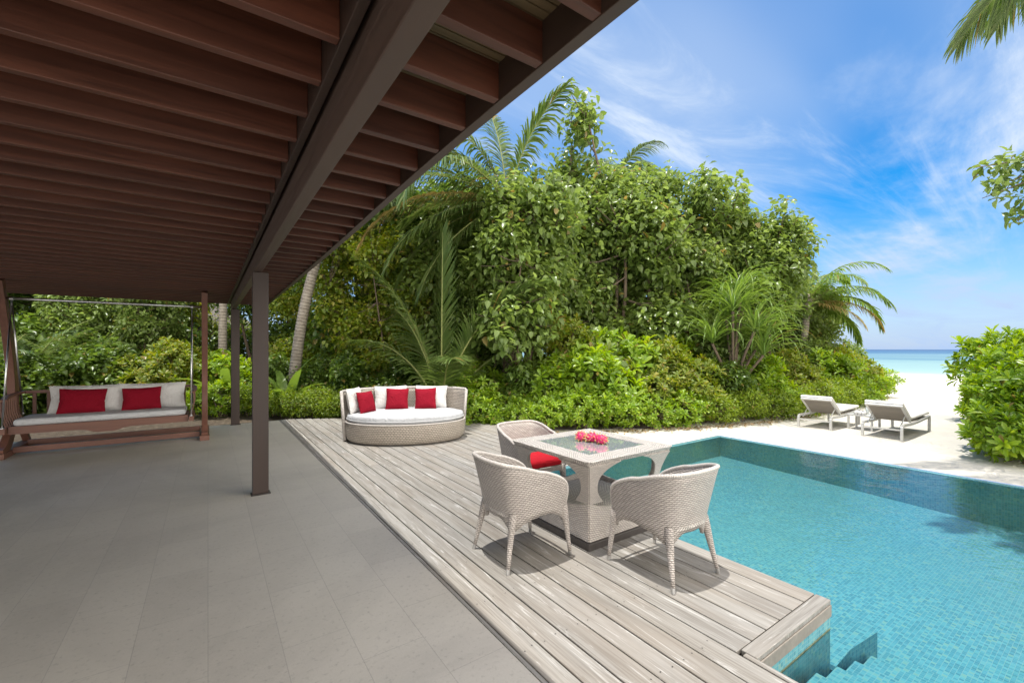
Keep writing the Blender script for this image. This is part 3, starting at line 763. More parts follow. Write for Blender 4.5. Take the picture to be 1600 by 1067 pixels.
# ================================================================== SWING BENCH
def swing():
    X0, X1 = -2.50, -.05; YF = 9.62
    fr_ = thing('timber_gantry', 'red timber stand of the swing, with curved posts and steel top bar on the patio', 'swing stand', (-1.28, YF, 0))
    I = Vector((1.28, -YF, 0))
    # curved side post (bulges away from the seat side), swept flat section
    path = [(9.50, 2.62, .055), (9.60, 2.38, .062), (9.78, 1.95, .075), (9.98, 1.40, .088), (10.06, .95, .095), (10.05, .62, .085), (9.95, .38, .08), (9.80, .20, .085), (9.62, .09, .075), (9.50, .06, .07)]
    C = cat([(0, p[0], p[1]) for p in path], 5); Wd = np.interp(np.linspace(0, len(path)-1, len(C)), range(len(path)), [p[2] for p in path])
    for x in (X0, X1):
        g = G(); rows = []
        for i, c in enumerate(C):
            tn = (C[min(i+1, len(C)-1)]-C[max(i-1, 0)]).normalized(); nn = Vector((0, -tn.z, tn.y)); h = Wd[i]
            q = [c+nn*h, c-nn*h]; z_ = lambda v: Vector((v.x, v.y, max(v.z, .003)))
            rows.append([z_(q[0]+Vector((x-.045, 0, 0)))+I, z_(q[0]+Vector((x+.045, 0, 0)))+I, z_(q[1]+Vector((x+.045, 0, 0)))+I, z_(q[1]+Vector((x-.045, 0, 0)))+I])
        g.grid(rows, closed=True); g.add(rows[0], [(0, 1, 2, 3)]); g.add(rows[-1], [(3, 2, 1, 0)])
        g.build('post', M['teakz'], fr_, bevel=.006)
        g = G(); g.box(x-.07+I.x, x+.07+I.x, 9.42+I.y, 10.75+I.y, .001, .085); g.build('foot_beam', M['teak'], fr_, bevel=.006)
        g = G(); g.beam(Vector((x, 10.70, .08))+I, Vector((x, 10.05, .80))+I, .06, .09, up=(1, 0, 0)); g.build('brace', M['teak'], fr_, bevel=.004)
    for y in (9.78, 10.45):
        g = G(); g.box(X0+.071+I.x, X1-.071+I.x, y-.03+I.y, y+.03+I.y, .03, .12); g.build('stretcher', M['teak'], fr_, bevel=.005)
    g = G(); g.tube([Vector((X0-.06, YF+.0, 2.36))+I, Vector((X1+.02, YF, 2.36))+I], .022, 12); g.build('top_bar', M['steel'], fr_, smooth=True)
    # the hanging bench
    t = thing('swing_bench', 'hanging red timber bench with slatted arms and a grey seat mattress', 'swing bench', (-1.28, 9.7, .4)); J = Vector((1.28, -9.7, -.4))
    x0, x1, y0, y1 = -2.36, -.28, 9.30, 10.08; zs = .44
    def b(g, *a): g.box(a[0]+J.x, a[1]+J.x, a[2]+J.y, a[3]+J.y, a[4]+J.z, a[5]+J.z); return g
    prof = [(x0, zs-.06), (x0+.75, zs-.06)]; mid = (x0+x1)/2
    g = G(); xs = [x0, mid-.30, mid-.22, mid-.15, mid-.10, mid+.10, mid+.15, mid+.22, mid+.30, x1]; zb = [zs-.065, zs-.07, zs-.082, zs-.11, zs-.122, zs-.122, zs-.11, zs-.082, zs-.07, zs-.065]
    n = len(xs); V = []
    for yy_ in (y0, y0+.045):
        V += [(xs[i]+J.x, yy_+J.y, zb[i]+J.z) for i in range(n)]+[(xs[i]+J.x, yy_+J.y, zs+.045+J.z) for i in range(n)]
    Fc = [(i, i+1, n+i+1, n+i) for i in range(n-1)]+[(2*n+i, 3*n+i, 3*n+i+1, 2*n+i+1) for i in range(n-1)]+[(i, 2*n+i, 2*n+i+1, i+1) for i in range(n-1)]+[(n+i, n+i+1, 3*n+i+1, 3*n+i) for i in range(n-1)]+[(0, n, 3*n, 2*n), (n-1, 3*n-1, 4*n-1, 2*n-1)]
    g.add(V, Fc); g.build('front_rail', M['teak'], t)
    b(G(), x0, x1, y1-.045, y1, zs-.07, zs+.045).build('back_rail', M['teak'], t, bevel=.004)
    g = G()
    for k in range(8): b(g, x0+.001, x1-.001, y0+.055+k*.083, y0+.055+k*.083+.065, zs+.01, zs+.03)
    g.build('seat_slats', M['teak'], t)
    for x in (x0-.045, x1+.045):
        b(G(), x-.035, x+.035, y0-.09, y1+.06, zs-.05, zs+.03).build('arm_bearer', M['teak'], t, bevel=.004)
    g = G(); slab_cushion(g, (x1-x0)/2-.03, (y1-y0)/2-.04, .095, .03, cr=.06); o = g.build('mattress', M['grey'], t, smooth=True); o.location = ((x0+x1)/2+J.x, (y0+y1)/2-.02+J.y, zs+.046+J.z)
    # arms: curved top rail with slats, back: top rail with slats
    for x, sg in ((x0-.03, -1), (x1+.03, 1)):
        pth = [Vector((x+sg*.02, y0+.02, .86)), Vector((x+sg*.055, y0+.25, .89)), Vector((x+sg*.055, y1-.2, .91)), Vector((x+sg*.01, y1+.04, .93))]
        cp = cat(pth, 4); g = G()
        for i in range(len(cp)-1): g.beam(cp[i]+J, cp[i+1]+J, .06, .035)
        g.build('arm_rail', M['teak'], t)
        for k in range(9):
            yy_ = y0+.05+k*.088; top = Vector((x+sg*.05, yy_, .885+.004*k)); bt = Vector((x, yy_, zs+.03)); md_ = Vector((x+sg*.05, yy_, .66))
            g = G(); c2 = cat([bt, md_, top], 3)
            for i in range(len(c2)-1): g.beam(c2[i]+J, c2[i+1]+J, .014, .034, up=(0, 1, 0))
            g.build('slat', M['teakz'], t)
    g = G(); b(g, x0-.02, x1+.02, y1+.02, y1+.06, .90, .95); g.build('top_rail', M['teak'], t, bevel=.006)
    for k in range(13):
        xx = x0+.08+k*(x1-x0-.16)/12; b(G(), xx-.022, xx+.022, y1+.03, y1+.048, zs, .90).build('slat', M['teakz'], t, bevel=.003)
    for x in (x0-.045, x1+.045):
        for (ye, ze) in ((y0-.06, zs+.045), (y1+.02, .60)):
            g = G(); g.tube([Vector((x, YF, 2.335))+J, Vector((x, ye, ze))+J], .011, 8); g.tube([Vector((x-.012, ye, ze+.0))+J, Vector((x+.012, ye, ze-.02))+J], .022, 8)
            g.build('hanger_rod', M['steel'], t, smooth=True)
        g = G(); g.tube([Vector((x-.02, YF, 2.36))+J, Vector((x+.02, YF, 2.36))+J], .032, 12); g.build('hanger_ring', M['steel'], t)
    GS = 'cushions on the swing bench'; zc = zs+.146
    pillow('cushion', 'grey back cushion on the left half of the swing bench', .96, .44, .17, M['white'], (-1.60, 9.83, zc), 0, R(-14), GS, 11)
    pillow('cushion', 'grey back cushion on the right half of the swing bench', .94, .44, .17, M['white'], (-.80, 9.83, zc), R(-2), R(-14), GS, 12)
    pillow('cushion', 'dark red cushion leaning on the left half of the swing bench', .56, .40, .14, M['red'], (-1.66, 9.66, zc), R(5), R(-20), GS, 13, R(3))
    pillow('cushion', 'dark red cushion leaning on the right half of the swing bench', .52, .38, .14, M['red'], (-.92, 9.67, zc), R(-2), R(-18), GS, 14, R(-2))
swing()

# ================================================================== SUN LOUNGERS
GZ = -.165
def lounger():
    t = thing('sun_lounger', 'sun lounger nearer the hedge, backrest raised towards the pool, on white sand', 'sun lounger', (11.0, 3.84, GZ), 0, 'sun loungers on the sand'); W_ = .62
    for y in (0, W_):
        g = G(); pp = cat([(0, y, 0), (.0, y, .20), (.02, y, .262), (.09, y, .285), (.6, y, .275), (1.2, y, .30), (1.74, y, .335)], 4)
        for i in range(len(pp)-1): g.beam(pp[i], pp[i+1]+(pp[i+1]-pp[i])*.05, .042, .04, up=(0, 1, 0))
        g.build('side_frame', M['alu'], t)
        g = G(); g.beam((1.745, y, 0), (1.745, y, .325), .04, .045, up=(0, 1, 0)); g.build('leg', M['alu'], t, bevel=.004)
        g = G(); g.tube([(.10, y+(.05 if y == 0 else -.05), .25), (.40, y+(.05 if y == 0 else -.05), .46)], .011, 6); g.build('backrest_prop', M['alu'], t)
    g = G(); g.beam((.03, .022, .20), (.03, W_-.022, .20), .02, .028); g.build('cross_bar', M['alu'], t)
    g = G(); g.beam((1.745, .022, .30), (1.745, W_-.022, .30), .04, .028); g.build('cross_bar', M['alu'], t)
    g = G(); g.box(.62, 1.72, .024, W_-.024, .31, .335); g.build('seat_panel', M['lwood'], t)
    # backrest from (.60,.315) to (.06,.70)
    a, b = Vector((.60, 0, .32)), Vector((.10, 0, .66)); d = (b-a).normalized(); n = Vector((-d.z, 0, d.x)); n = -n if n.z < 0 else n
    Lb = (b-a).length; m = Matrix((d, Vector((0, 1, 0)), n)).transposed().to_4x4(); m.translation = a
    g = G(); g.box(0, Lb, .05, W_-.05, -.012, .012, m); g.build('backrest_panel', M['lwood'], t)
    g = G(); g.box(0, Lb+.02, .008, .049, -.022, .022, m); g.box(0, Lb+.02, W_-.049, W_-.008, -.022, .022, m); g.box(Lb-.03, Lb+.02, .0495, W_-.0495, -.02, .02, m); g.build('backrest_frame', M['alu'], t, bevel=.003)
    g = G(); rows = []
    prof = [b+d*.03, b*.7+a*.3, b*.4+a*.6, a+d*.07, a+Vector((.06, 0, .02)), Vector((1.0, 0, .345)), Vector((1.4, 0, .352)), Vector((1.76, 0, .362))]
    C = cat(prof, 5); th = .055
    for i, c in enumerate(C):
        tn = (C[min(i+1, len(C)-1)]-C[max(i-1, 0)]).normalized(); up = Vector((-tn.z, 0, tn.x)); up = up if up.z > 0 else -up
        c0 = c+up*.022; r_ = .02
        rows.append([c0+Vector((0, .01, 0)), c0+Vector((0, W_-.01, 0)), c0+up*(th-r_)+Vector((0, W_, 0)), c0+up*th+Vector((0, W_-r_, 0)), c0+up*th+Vector((0, r_, 0)), c0+up*(th-r_)])
    g.grid(rows, closed=True); g.add(rows[0], [tuple(range(5, -1, -1))]); g.add(rows[-1], [tuple(range(6))]); g.build('mattress', M['wmat'], t, smooth=False, bevel=.006)
    return t
l1 = lounger(); l1.rotation_euler = (0, 0, R(1))
l2 = dup(l1, (10.98, 2.66, GZ), R(-1), 'sun lounger nearer the right-hand shrub, the closer of the two, on white sand')
def side_table():
    t = thing('side_table', 'small low metal table on the sand between the two sun loungers', 'side table', (11.72, 3.32, GZ)); a, b, h = .52, .46, .33
    g = G(); g.box(0, a, 0, b, h-.028, h); g.build('table_top', M['alu'], t, bevel=.004)
    for x in (.02, a-.02):
        for y in (.02, b-.02): g = G(); g.box(x-.018, x+.018, y-.018, y+.018, 0, h-.029); g.build('leg', M['alu'], t)
side_table()
tz = GZ+.331
g = G(); rr_ = [(.0, .032), (.10, .034), (.14, .030), (.18, .016), (.235, .012), (.25, .014)]
g.tube([(0, 0, z) for z, r in rr_], [r for z, r in rr_], 14)
bt = thing('bottle', 'slender frosted bottle standing on the small table between the loungers', 'bottle', (12.02, 3.50, tz))
g.build('glass_body', plain('frosted_glass', (.62, .66, .64), .25), bt, smooth=True)
g = G(); g.tube([(0, 0, .2505), (0, 0, .285)], [.0155, .0145], 12); g.build('cap', M['steel'], bt)
g = G()
for k in range(3):
    y_ = .065*k; g.tube([(0, y_, .038), (.22, y_, .038)], .036, 12)
o = g.build('rolled_towels', M['white'], smooth=True); o.location = (11.76, 3.50, tz); o.rotation_euler = (0, 0, R(8)); tag(o, 'rolled white towels lying on the small table beside the bottle', 'towels')
g = G(); g.box(0, .22, 0, .13, 0, .012); g.box(.004, .216, .004, .03, .012, .05); g.box(.01, .21, .04, .12, .012, .028)
o = g.build('tray', plain('dark_tray', (.07, .05, .045), .4), bevel=.003); o.location = (12.0, 3.62, tz); tag(o, 'small dark tray at the back of the table between the loungers', 'tray')

# ================================================================== VEGETATION
LV = {}
LV['hib'] = leafmat('heart_leaf', [(.075, .120, .025), (.125, .185, .040), (.18, .25, .065), (.26, .34, .11)], .42, .30)
LV['nau'] = leafmat('glossy_rosette_leaf', [(.09, .17, .014), (.155, .26, .022), (.235, .35, .034), (.34, .43, .06)], .42, .30)
LV['fine'] = leafmat('fine_hedge_leaf', [(.08, .13, .012), (.13, .20, .018), (.19, .27, .03), (.27, .34, .05)], .42, .36)
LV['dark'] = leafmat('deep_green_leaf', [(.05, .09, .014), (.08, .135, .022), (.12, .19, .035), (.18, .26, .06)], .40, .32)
LV['yel'] = leafmat('yellow_green_leaf', [(.08, .14, .015), (.14, .20, .02), (.21, .25, .03), (.32, .28, .05)], .42, .42)
LV['palm'] = leafmat('palm_leaflet', [(.055, .095, .022), (.085, .135, .032), (.12, .175, .045), (.17, .20, .075)], .30, .34)
LV['palmdry'] = leafmat('drying_palm_leaflet', [(.20, .18, .05), (.30, .24, .08), (.36, .27, .11), (.40, .28, .12)], .35, .5)
LV['strap'] = leafmat('strap_leaf', [(.075, .14, .025), (.12, .20, .035), (.17, .26, .05), (.24, .32, .08)], .35, .34)
LV['litter'] = leafmat('fallen_leaf', [(.12, .07, .03), (.24, .15, .07), (.34, .24, .12), (.45, .36, .22)], .1, .8)
M['bark'] = plain('grey_brown_bark', (.13, .095, .065), .9, 0, .35, 14, .5)
M['rachis'] = plain('frond_rib', (.22, .24, .07), .5, 0, .2)
def m_trunk():
    t = NT('ringed_palm_bark'); v = t.coord('UV'); sp = t.n('ShaderNodeSeparateXYZ'); t.l(v, sp.inputs[0])
    n = t.noise(t.coord('Object'), 9, 5, .6); y = t.math('ADD', sp.outputs[1], t.math('MULTIPLY', n, .03))
    r = t.math('PINGPONG', y, .045); r = t.mr(r, 0, .012)
    c = t.mix(t.mr(n, .3, .7), (.20, .17, .135), (.33, .295, .245)); c = t.mix(r, (.10, .08, .06), c)
    t.p(Base_Color=c, Roughness=.9, Normal=t.bump(t.math('ADD', r, t.math('MULTIPLY', n, .7)), .6, .02)); return t.m
M['ptrunk'] = m_trunk()

def nrm(a): return a/np.maximum(1e-9, np.linalg.norm(a, axis=-1, keepdims=True))
def tmpl(rows, widths, curve, fold, sides=2):
    """leaf along +x, unit length; returns verts, quads"""
    V = []; 
    for t_, w_ in zip(rows, widths):
        z = -curve*t_*t_
        V += [(t_, -w_/2, z+fold*w_), (t_, 0, z), (t_, w_/2, z+fold*w_)]
    Q = []
    for i in range(len(rows)-1):
        a = 3*i; Q += [(a, a+3, a+4, a+1), (a+1, a+4, a+5, a+2)]
    return np.array(V, float), np.array(Q)
T_OBO = tmpl([0, .45, .8, 1], [.06, .28, .38, .12], .22, .25)
T_HRT = tmpl([0, .25, .65, 1], [.35, .85, .62, .03], .25, .18)
T_SM = tmpl([0, .5, 1], [.12, .5, .06], .15, .25)
T_STR = tmpl([0, .15, .35, .6, .82, 1], [.03, .05, .045, .035, .02, .004], 0, .3)
def scatter(T, pos, d, up, sc, wid=None):
    V, Q = T; n = len(pos); d = nrm(d); y = nrm(np.cross(up, d)); z = np.cross(d, y)
    Vs = V[None, :, :]*sc[:, None, None]
    if wid is not None: Vs = Vs*np.array([1, 1, 1])[None, None, :]; Vs[:, :, 1] *= wid[:, None]
    P = pos[:, None, :]+Vs[:, :, 0:1]*d[:, None, :]+Vs[:, :, 1:2]*y[:, None, :]+Vs[:, :, 2:3]*z[:, None, :]
    k = V.shape[0]; Qs = Q[None]+(np.arange(n)*k)[:, None, None]
    return P.reshape(-1, 3), Qs.reshape(-1, 4)
def merge(parts):
    V = []; Q = []; o = 0
    for v, q in parts: V.append(v); Q.append(q+o); o += len(v)
    return np.concatenate(V), np.concatenate(Q)
def perp(a, r):
    t_ = nrm(r.normal(size=a.shape)); e1 = nrm(np.cross(a, t_)); return e1, np.cross(a, e1)
def tips_on(ells, n, r, zmin=.05, upb=.35, deep=.35):
    """twig tips spread in the outer part of a union of ellipsoids"""
    P = []; A = []
    vol = np.array([e[1][0]*e[1][1]+e[1][2]*e[1][0]+e[1][1]*e[1][2] for e in ells]); vol = vol/vol.sum()
    for e, v in zip(ells, vol):
        m = int(n*v*1.6)+4; d = nrm(r.normal(size=(m, 3))); d[:, 2] = d[:, 2]*.9+upb*.4; d = nrm(d)
        f = 1-deep*r.random(m)**1.8; f += (r.random(m) < .22)*r.random(m)*.30
        p = np.array(e[0])+d*np.array(e[1])*f[:, None]; keep = p[:, 2] > zmin
        for q in ells:
            if q is e: continue
            s_ = (((p-np.array(q[0]))/np.array(q[1]))**2).sum(1); keep &= (s_ > .62) | (r.random(m) < .08)
        P.append(p[keep]); A.append(nrm(d[keep]/np.array(e[1])))
    P = np.concatenate(P); A = np.concatenate(A); k = r.permutation(len(P))[:n]
    return P[k], A[k]
def rosettes(P, A, r, k=9, size=.12, T=T_OBO, spread=(30, 82), upb=.7, wid=1.0):
    a = nrm(A+np.array([0, 0, upb])+r.normal(size=A.shape)*.25); e1, e2 = perp(a, r); out = []
    s0 = size*r.uniform(.8, 1.2, len(P))
    for j in range(k):
        ph = j*2.399+r.uniform(0, .5, len(P)); th = np.radians(spread[0]+(spread[1]-spread[0])*(j/(k-1))+r.uniform(-8, 8, len(P)))
        rad = e1*np.cos(ph)[:, None]+e2*np.sin(ph)[:, None]
        d = a*np.cos(th)[:, None]+rad*np.sin(th)[:, None]; up = a*np.sin(th)[:, None]-rad*np.cos(th)[:, None]
        pos = P-a*(.012+.004*j)*(size/.12)
        out.append(scatter(T, pos, d, up, s0*r.uniform(.6, 1.2, len(P)), np.full(len(P), wid)))
    return merge(out)
def sprays(P, A, r, k=8, size=.11, length=.35, T=T_HRT, droop=.5, wid=.85):
    """twigs carrying alternate leaves that hang and face up"""
    a = nrm(A*.8+np.array([0, 0, .35])+r.normal(size=A.shape)*.45); e1, e2 = perp(a, r); out = []
    for j in range(k):
        t_ = (j+r.random(len(P)))/k; ph = j*2.2+r.uniform(0, 1, len(P)); rad = e1*np.cos(ph)[:, None]+e2*np.sin(ph)[:, None]
        pos = P-a*(length*(1-t_))[:, None]+rad*(.035+.02*r.random(len(P)))[:, None]
        d = nrm(rad+a*.35+np.array([0, 0, -droop])*r.uniform(.2, 1.3, (len(P), 1))); up = nrm(np.array([0, 0, 1.0])+r.normal(size=A.shape)*.35+a*.3)
        out.append(scatter(T, pos, d, up, size*r.uniform(.45, 1.45, len(P)), np.full(len(P), wid)))
    return merge(out)
def branch_mesh(ells, P, r, nl=9, r0=.05, base=(0, 0, 0), spread=.15, twigs=60):
    g = G(); base = Vector(base)
    ends = []
    for i in range(nl):
        e = ells[i % len(ells)]; c = Vector(e[0])+Vector(r.normal(size=3))*.25*e[1][0]
        b = base+Vector((r.normal()*spread, r.normal()*spread, 0)); mid = b.lerp(c, .5)+Vector((r.normal(), r.normal(), 0))*.12*max(.5, c.z*.4)
        pp = cat([b, mid, c], 4); n = len(pp); g.tube(pp, [r0*(1-.75*k/(n-1)) for k in range(n)], 6, cap=False); ends += pp[3:]
    E_ = np.array([tuple(q) for q in ends])
    for i in r.permutation(len(P))[:twigs]:
        p = P[i]; j = ((E_-p)**2).sum(1).argmin(); a = Vector(E_[j]); q = Vector(p); m_ = a.lerp(q, .55)+Vector((0, 0, -.06*(q-a).length))
        g.tube([a, m_, q], [r0*.28, r0*.2, r0*.08], 4, cap=False)
    return g
def plant(name, label, cat_, ells, n, kind, leaf, seed, group=None, nl=9, r0=.04, twigs=60, **k):
    r = np.random.default_rng(seed); t = thing(name, label, cat_, group=group); P, A = tips_on(ells, n, r, **k.pop('tips', {}))
    V, Q = (rosettes if kind == 'ros' else sprays)(P, A, r, **k)
    npmesh('foliage', V, Q, leaf, t); g = branch_mesh(ells, P, r, nl, r0, twigs=twigs); g.build('stems' if cat_ != 'tree' else 'trunk', M['bark'], t, smooth=True)
    return t
def put(t, loc, rz=0, s=1.0, label=None, first=False, group=None):
    sc = s if hasattr(s, '__len__') else (s, s, s)
    if first: t.location = loc; t.rotation_euler = (0, 0, rz); t.scale = sc; o = t
    else: o = dup(t, loc, rz, None, sc)
    if label: o['label'] = label
    if group: o['group'] = group
    return o
class Stock:
    """the first placing uses the plant itself, later ones copy it"""
    def __init__(s, t): s.t = t; s.used = False
    def at(s, loc, rz=0, sc=1.0, label=None, group=None):
        o = put(s.t, loc, rz, sc, label, not s.used, group); s.used = True; return o

# ---- stock plants
E1 = [((0, 0, .50), (.62, .60, .42)), ((.35, .2, .42), (.42, .42, .36)), ((-.35, -.15, .45), (.45, .42, .38)), ((.1, -.4, .35), (.42, .38, .34)), ((-.1, .35, .6), (.38, .38, .34))]
E2 = [((0, 0, .75), (.75, .7, .62)), ((.5, .1, .55), (.55, .5, .5)), ((-.5, .2, .6), (.55, .55, .5)), ((.1, -.55, .5), (.6, .45, .5)), ((-.2, .5, 1.05), (.5, .5, .45)), ((.25, .1, 1.3), (.42, .42, .38)), ((-.35, -.45, .9), (.45, .4, .4))]
LOWG = 'low hedge shrubs along the sand'
hA = Stock(plant('hedge_shrub', 'x', 'shrub', E1, 330, 'ros', LV['nau'], 1, LOWG, k=9, size=.115, r0=.018, twigs=80))
hB = Stock(plant('hedge_shrub', 'x', 'shrub', [((e[0][0]*1.1, -e[0][1], e[0][2]*.95), e[1]) for e in E1], 340, 'ros', LV['nau'], 2, LOWG, k=8, size=.105, r0=.018, twigs=80))
hC = Stock(plant('hedge_shrub', 'x', 'shrub', E1, 560, 'spr', LV['fine'], 3, LOWG, k=7, size=.07, length=.16, T=T_SM, droop=.1, r0=.015, twigs=60))
nA = Stock(plant('tall_shrub', 'x', 'shrub', E2, 430, 'ros', LV['nau'], 4, None, k=10, size=.17, r0=.03, twigs=90))
nB = Stock(plant('tall_shrub', 'x', 'shrub', [((-e[0][0], e[0][1], e[0][2]*1.08), e[1]) for e in E2], 560, 'ros', LV['yel'], 5, None, k=9, size=.13, r0=.03, twigs=90))
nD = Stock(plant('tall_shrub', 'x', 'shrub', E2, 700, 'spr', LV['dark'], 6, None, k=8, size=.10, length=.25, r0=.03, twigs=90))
def tree_ells(seed, n, rr, zc, sp, flat=.8):
    r = np.random.default_rng(seed); o = []
    for i in range(n):
        a = 2*PI*i/n+r.uniform(-.4, .4); q = sp*r.uniform(.35, 1.0); s_ = rr*r.uniform(.7, 1.15)
        o.append(((q*math.cos(a), q*math.sin(a), zc*(1+r.uniform(-.72, .26))), (s_, s_, s_*flat*r.uniform(.85, 1.2))))
    o.append(((0, 0, zc*1.25), (rr, rr, rr*.9))); return o
TG = 'leafy trees behind the hedge'
tA = Stock(plant('leafy_tree', 'x', 'tree', tree_ells(11, 9, .95, 3.0, 1.5), 2300, 'spr', LV['hib'], 12, TG, k=9, size=.105, length=.42, r0=.07, nl=10, twigs=150, tips=dict(deep=.5)))
tB = Stock(plant('leafy_tree', 'x', 'tree', tree_ells(23, 8, .85, 3.3, 1.3, 1.1), 2100, 'spr', LV['hib'], 13, TG, k=9, size=.11, length=.42, r0=.07, nl=9, twigs=150, tips=dict(deep=.5)))
tC = Stock(plant('leafy_tree', 'x', 'tree', tree_ells(37, 9, .9, 2.8, 1.5), 1900, 'spr', LV['yel'], 14, TG, k=8, size=.09, length=.4, r0=.05, nl=14, twigs=150, tips=dict(deep=.6)))
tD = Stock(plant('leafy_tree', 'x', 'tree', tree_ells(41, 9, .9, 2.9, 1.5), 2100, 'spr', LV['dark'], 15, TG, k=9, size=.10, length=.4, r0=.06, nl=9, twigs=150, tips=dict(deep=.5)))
tN = Stock(plant('leafy_tree', 'x', 'tree', [((.0, .0, 2.5), (.45, .45, .6)), ((.15, .1, 3.3), (.4, .4, .55)), ((-.1, 0, 4.0), (.33, .33, .5)), ((.25, 0, 1.7), (.5, .5, .5))], 300, 'spr', LV['hib'], 16, TG, k=9, size=.085, length=.4, r0=.045, nl=4, twigs=60, tips=dict(deep=.8)))

tM = Stock(plant('slender_tree', 'x', 'tree', tree_ells(71, 9, .68, 3.2, .75, 1.1), 1000, 'spr', LV['hib'], 17, TG, k=9, size=.115, length=.42, r0=.05, nl=7, twigs=110, tips=dict(deep=.7)))
tY = Stock(plant('slender_tree', 'x', 'tree', tree_ells(77, 9, .7, 3.3, .8, 1.1), 950, 'spr', LV['yel'], 18, TG, k=8, size=.10, length=.42, r0=.04, nl=9, twigs=130, tips=dict(deep=.8)))
def P3(px, Z, z=-.15): return W(px, Z, z)
# low hedge along the sand: (pixel, distance, height scale, kind)
low = [(752, 9.75, .95, hA), (800, 9.55, .80, hB), (852, 9.7, .88, hA), (905, 9.6, .85, hB), (958, 9.7, .90, hA), (1012, 9.9, .85, hB), (1062, 10.1, .88, hA), (1110, 10.3, .86, hC), (1155, 10.6, .90, hC), (1198, 11.0, .92, hC), (1238, 11.5, .95, hC), (1272, 12.1, 1.0, hC), (1300, 12.9, 1.0, hC), (1325, 13.8, 1.05, hA), (1345, 14.9, 1.1, hB), (1358, 16.2, 1.15, hA)]
ordn = ['first', 'second', 'third', 'fourth', 'fifth', 'sixth', 'seventh', 'eighth', 'ninth', 'tenth', 'eleventh', 'twelfth', 'thirteenth', 'fourteenth', 'fifteenth', 'sixteenth']
for i, (px, Z, s, st) in enumerate(low):
    tex = 'fine-leaved' if st is hC else 'glossy yellow-green'
    st.at(P3(px, Z+.25), i*1.9, (s*1.02, s*1.02, s*.98), f'{tex} hedge shrub, {ordn[i]} from the daybed in the low row edging the sand')
# second, taller row (naupaka) behind the hedge
tall = [(905, 11.6, 1.42, nB, 'yellow-tinged shrub, the highest behind the hedge, above the dragon fruits'), (965, 11.9, 1.36, nA, 'broad glossy shrub between the two yellow-tinged ones above the table'), (1030, 12.2, 1.30, nA, 'glossy shrub rising left of the screw pine'),
        (742, 10.7, .92, nA, 'glossy rosette-leaved shrub just right of the daybed, rising above the hedge'),
        (815, 10.6, .90, nD, 'dark green shrub behind the hedge, left of the table'),
        (872, 10.7, 1.02, nA, 'glossy yellow-green shrub behind the hedge, above the armchair with the red seat'),
        (935, 10.9, 1.18, nA, 'bright glossy shrub towering behind the hedge directly above the dragon fruits'),
        (1000, 11.1, 1.08, nB, 'bright glossy shrub behind the hedge above the right end of the table'),
        (1060, 11.2, 1.12, nB, 'yellow-tinged shrub behind the hedge, just left of the long strap leaves'),
        (1120, 11.6, .98, nD, 'dark shrub at the foot of the long strap-leaved plant'),
        (1180, 12.0, .95, nA, 'glossy shrub at the right foot of the strap-leaved plant'),
        (1236, 12.8, .98, nB, 'yellow-tinged shrub behind the hedge, above the farther sun lounger'),
        (1285, 14.2, 1.05, nA, 'glossy shrub under the small palm fronds near the sea'),
        (1322, 15.8, 1.05, nB, 'yellow-tinged last tall shrub of the left bank, against the sea')]
for i, (px, Z, s, st, lb) in enumerate(tall): st.at(P3(px, Z), i*2.3+.5, (s, s, s), lb, 'taller shrubs behind the hedge')
# shrubs behind the patio, the swing and the daybed
back = [(500, 10.95, .84, hC, 'small-leaved clipped shrub left of the daybed at the deck end'), (455, 10.9, .80, hC, 'small-leaved clipped shrub right of the thick front post'),
        (545, 10.7, .82, hC, 'small-leaved shrub at the left end of the daybed'), (595, 10.6, .85, hC, 'small-leaved shrub behind the left half of the daybed'), (645, 10.5, .85, hA, 'glossy shrub behind the middle of the daybed'), (698, 10.2, .85, hC, 'small-leaved shrub behind the right end of the daybed'),
        (405, 11.2, .9, hC, 'small-leaved shrub between the two dark veranda posts'), (345, 11.3, .95, hA, 'glossy shrub between the swing frame and the far post')]
for i, (px, Z, s, st, lb) in enumerate(back): st.at(P3(px, Z, -.1), i*1.3, s, lb, 'low shrubs behind the patio and daybed')
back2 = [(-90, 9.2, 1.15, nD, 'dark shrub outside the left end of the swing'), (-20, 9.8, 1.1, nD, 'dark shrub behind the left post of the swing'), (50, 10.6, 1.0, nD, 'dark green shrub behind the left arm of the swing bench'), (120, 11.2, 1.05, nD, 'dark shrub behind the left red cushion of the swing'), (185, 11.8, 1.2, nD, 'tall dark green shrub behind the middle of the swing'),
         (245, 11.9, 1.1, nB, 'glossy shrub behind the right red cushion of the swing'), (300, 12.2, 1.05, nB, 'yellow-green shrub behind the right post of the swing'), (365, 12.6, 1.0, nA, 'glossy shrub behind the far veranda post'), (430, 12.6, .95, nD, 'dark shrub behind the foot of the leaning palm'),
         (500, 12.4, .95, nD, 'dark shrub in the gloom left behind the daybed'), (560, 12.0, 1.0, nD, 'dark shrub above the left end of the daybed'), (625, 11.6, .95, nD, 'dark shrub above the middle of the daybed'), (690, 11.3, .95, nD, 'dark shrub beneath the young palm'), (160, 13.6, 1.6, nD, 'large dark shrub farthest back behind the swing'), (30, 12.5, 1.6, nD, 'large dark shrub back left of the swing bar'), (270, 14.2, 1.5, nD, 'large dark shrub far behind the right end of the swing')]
for i, (px, Z, s, st, lb) in enumerate(back2): st.at(P3(px, Z, -.1), i*2.1, s, lb, 'shrubs in the planting behind the veranda')
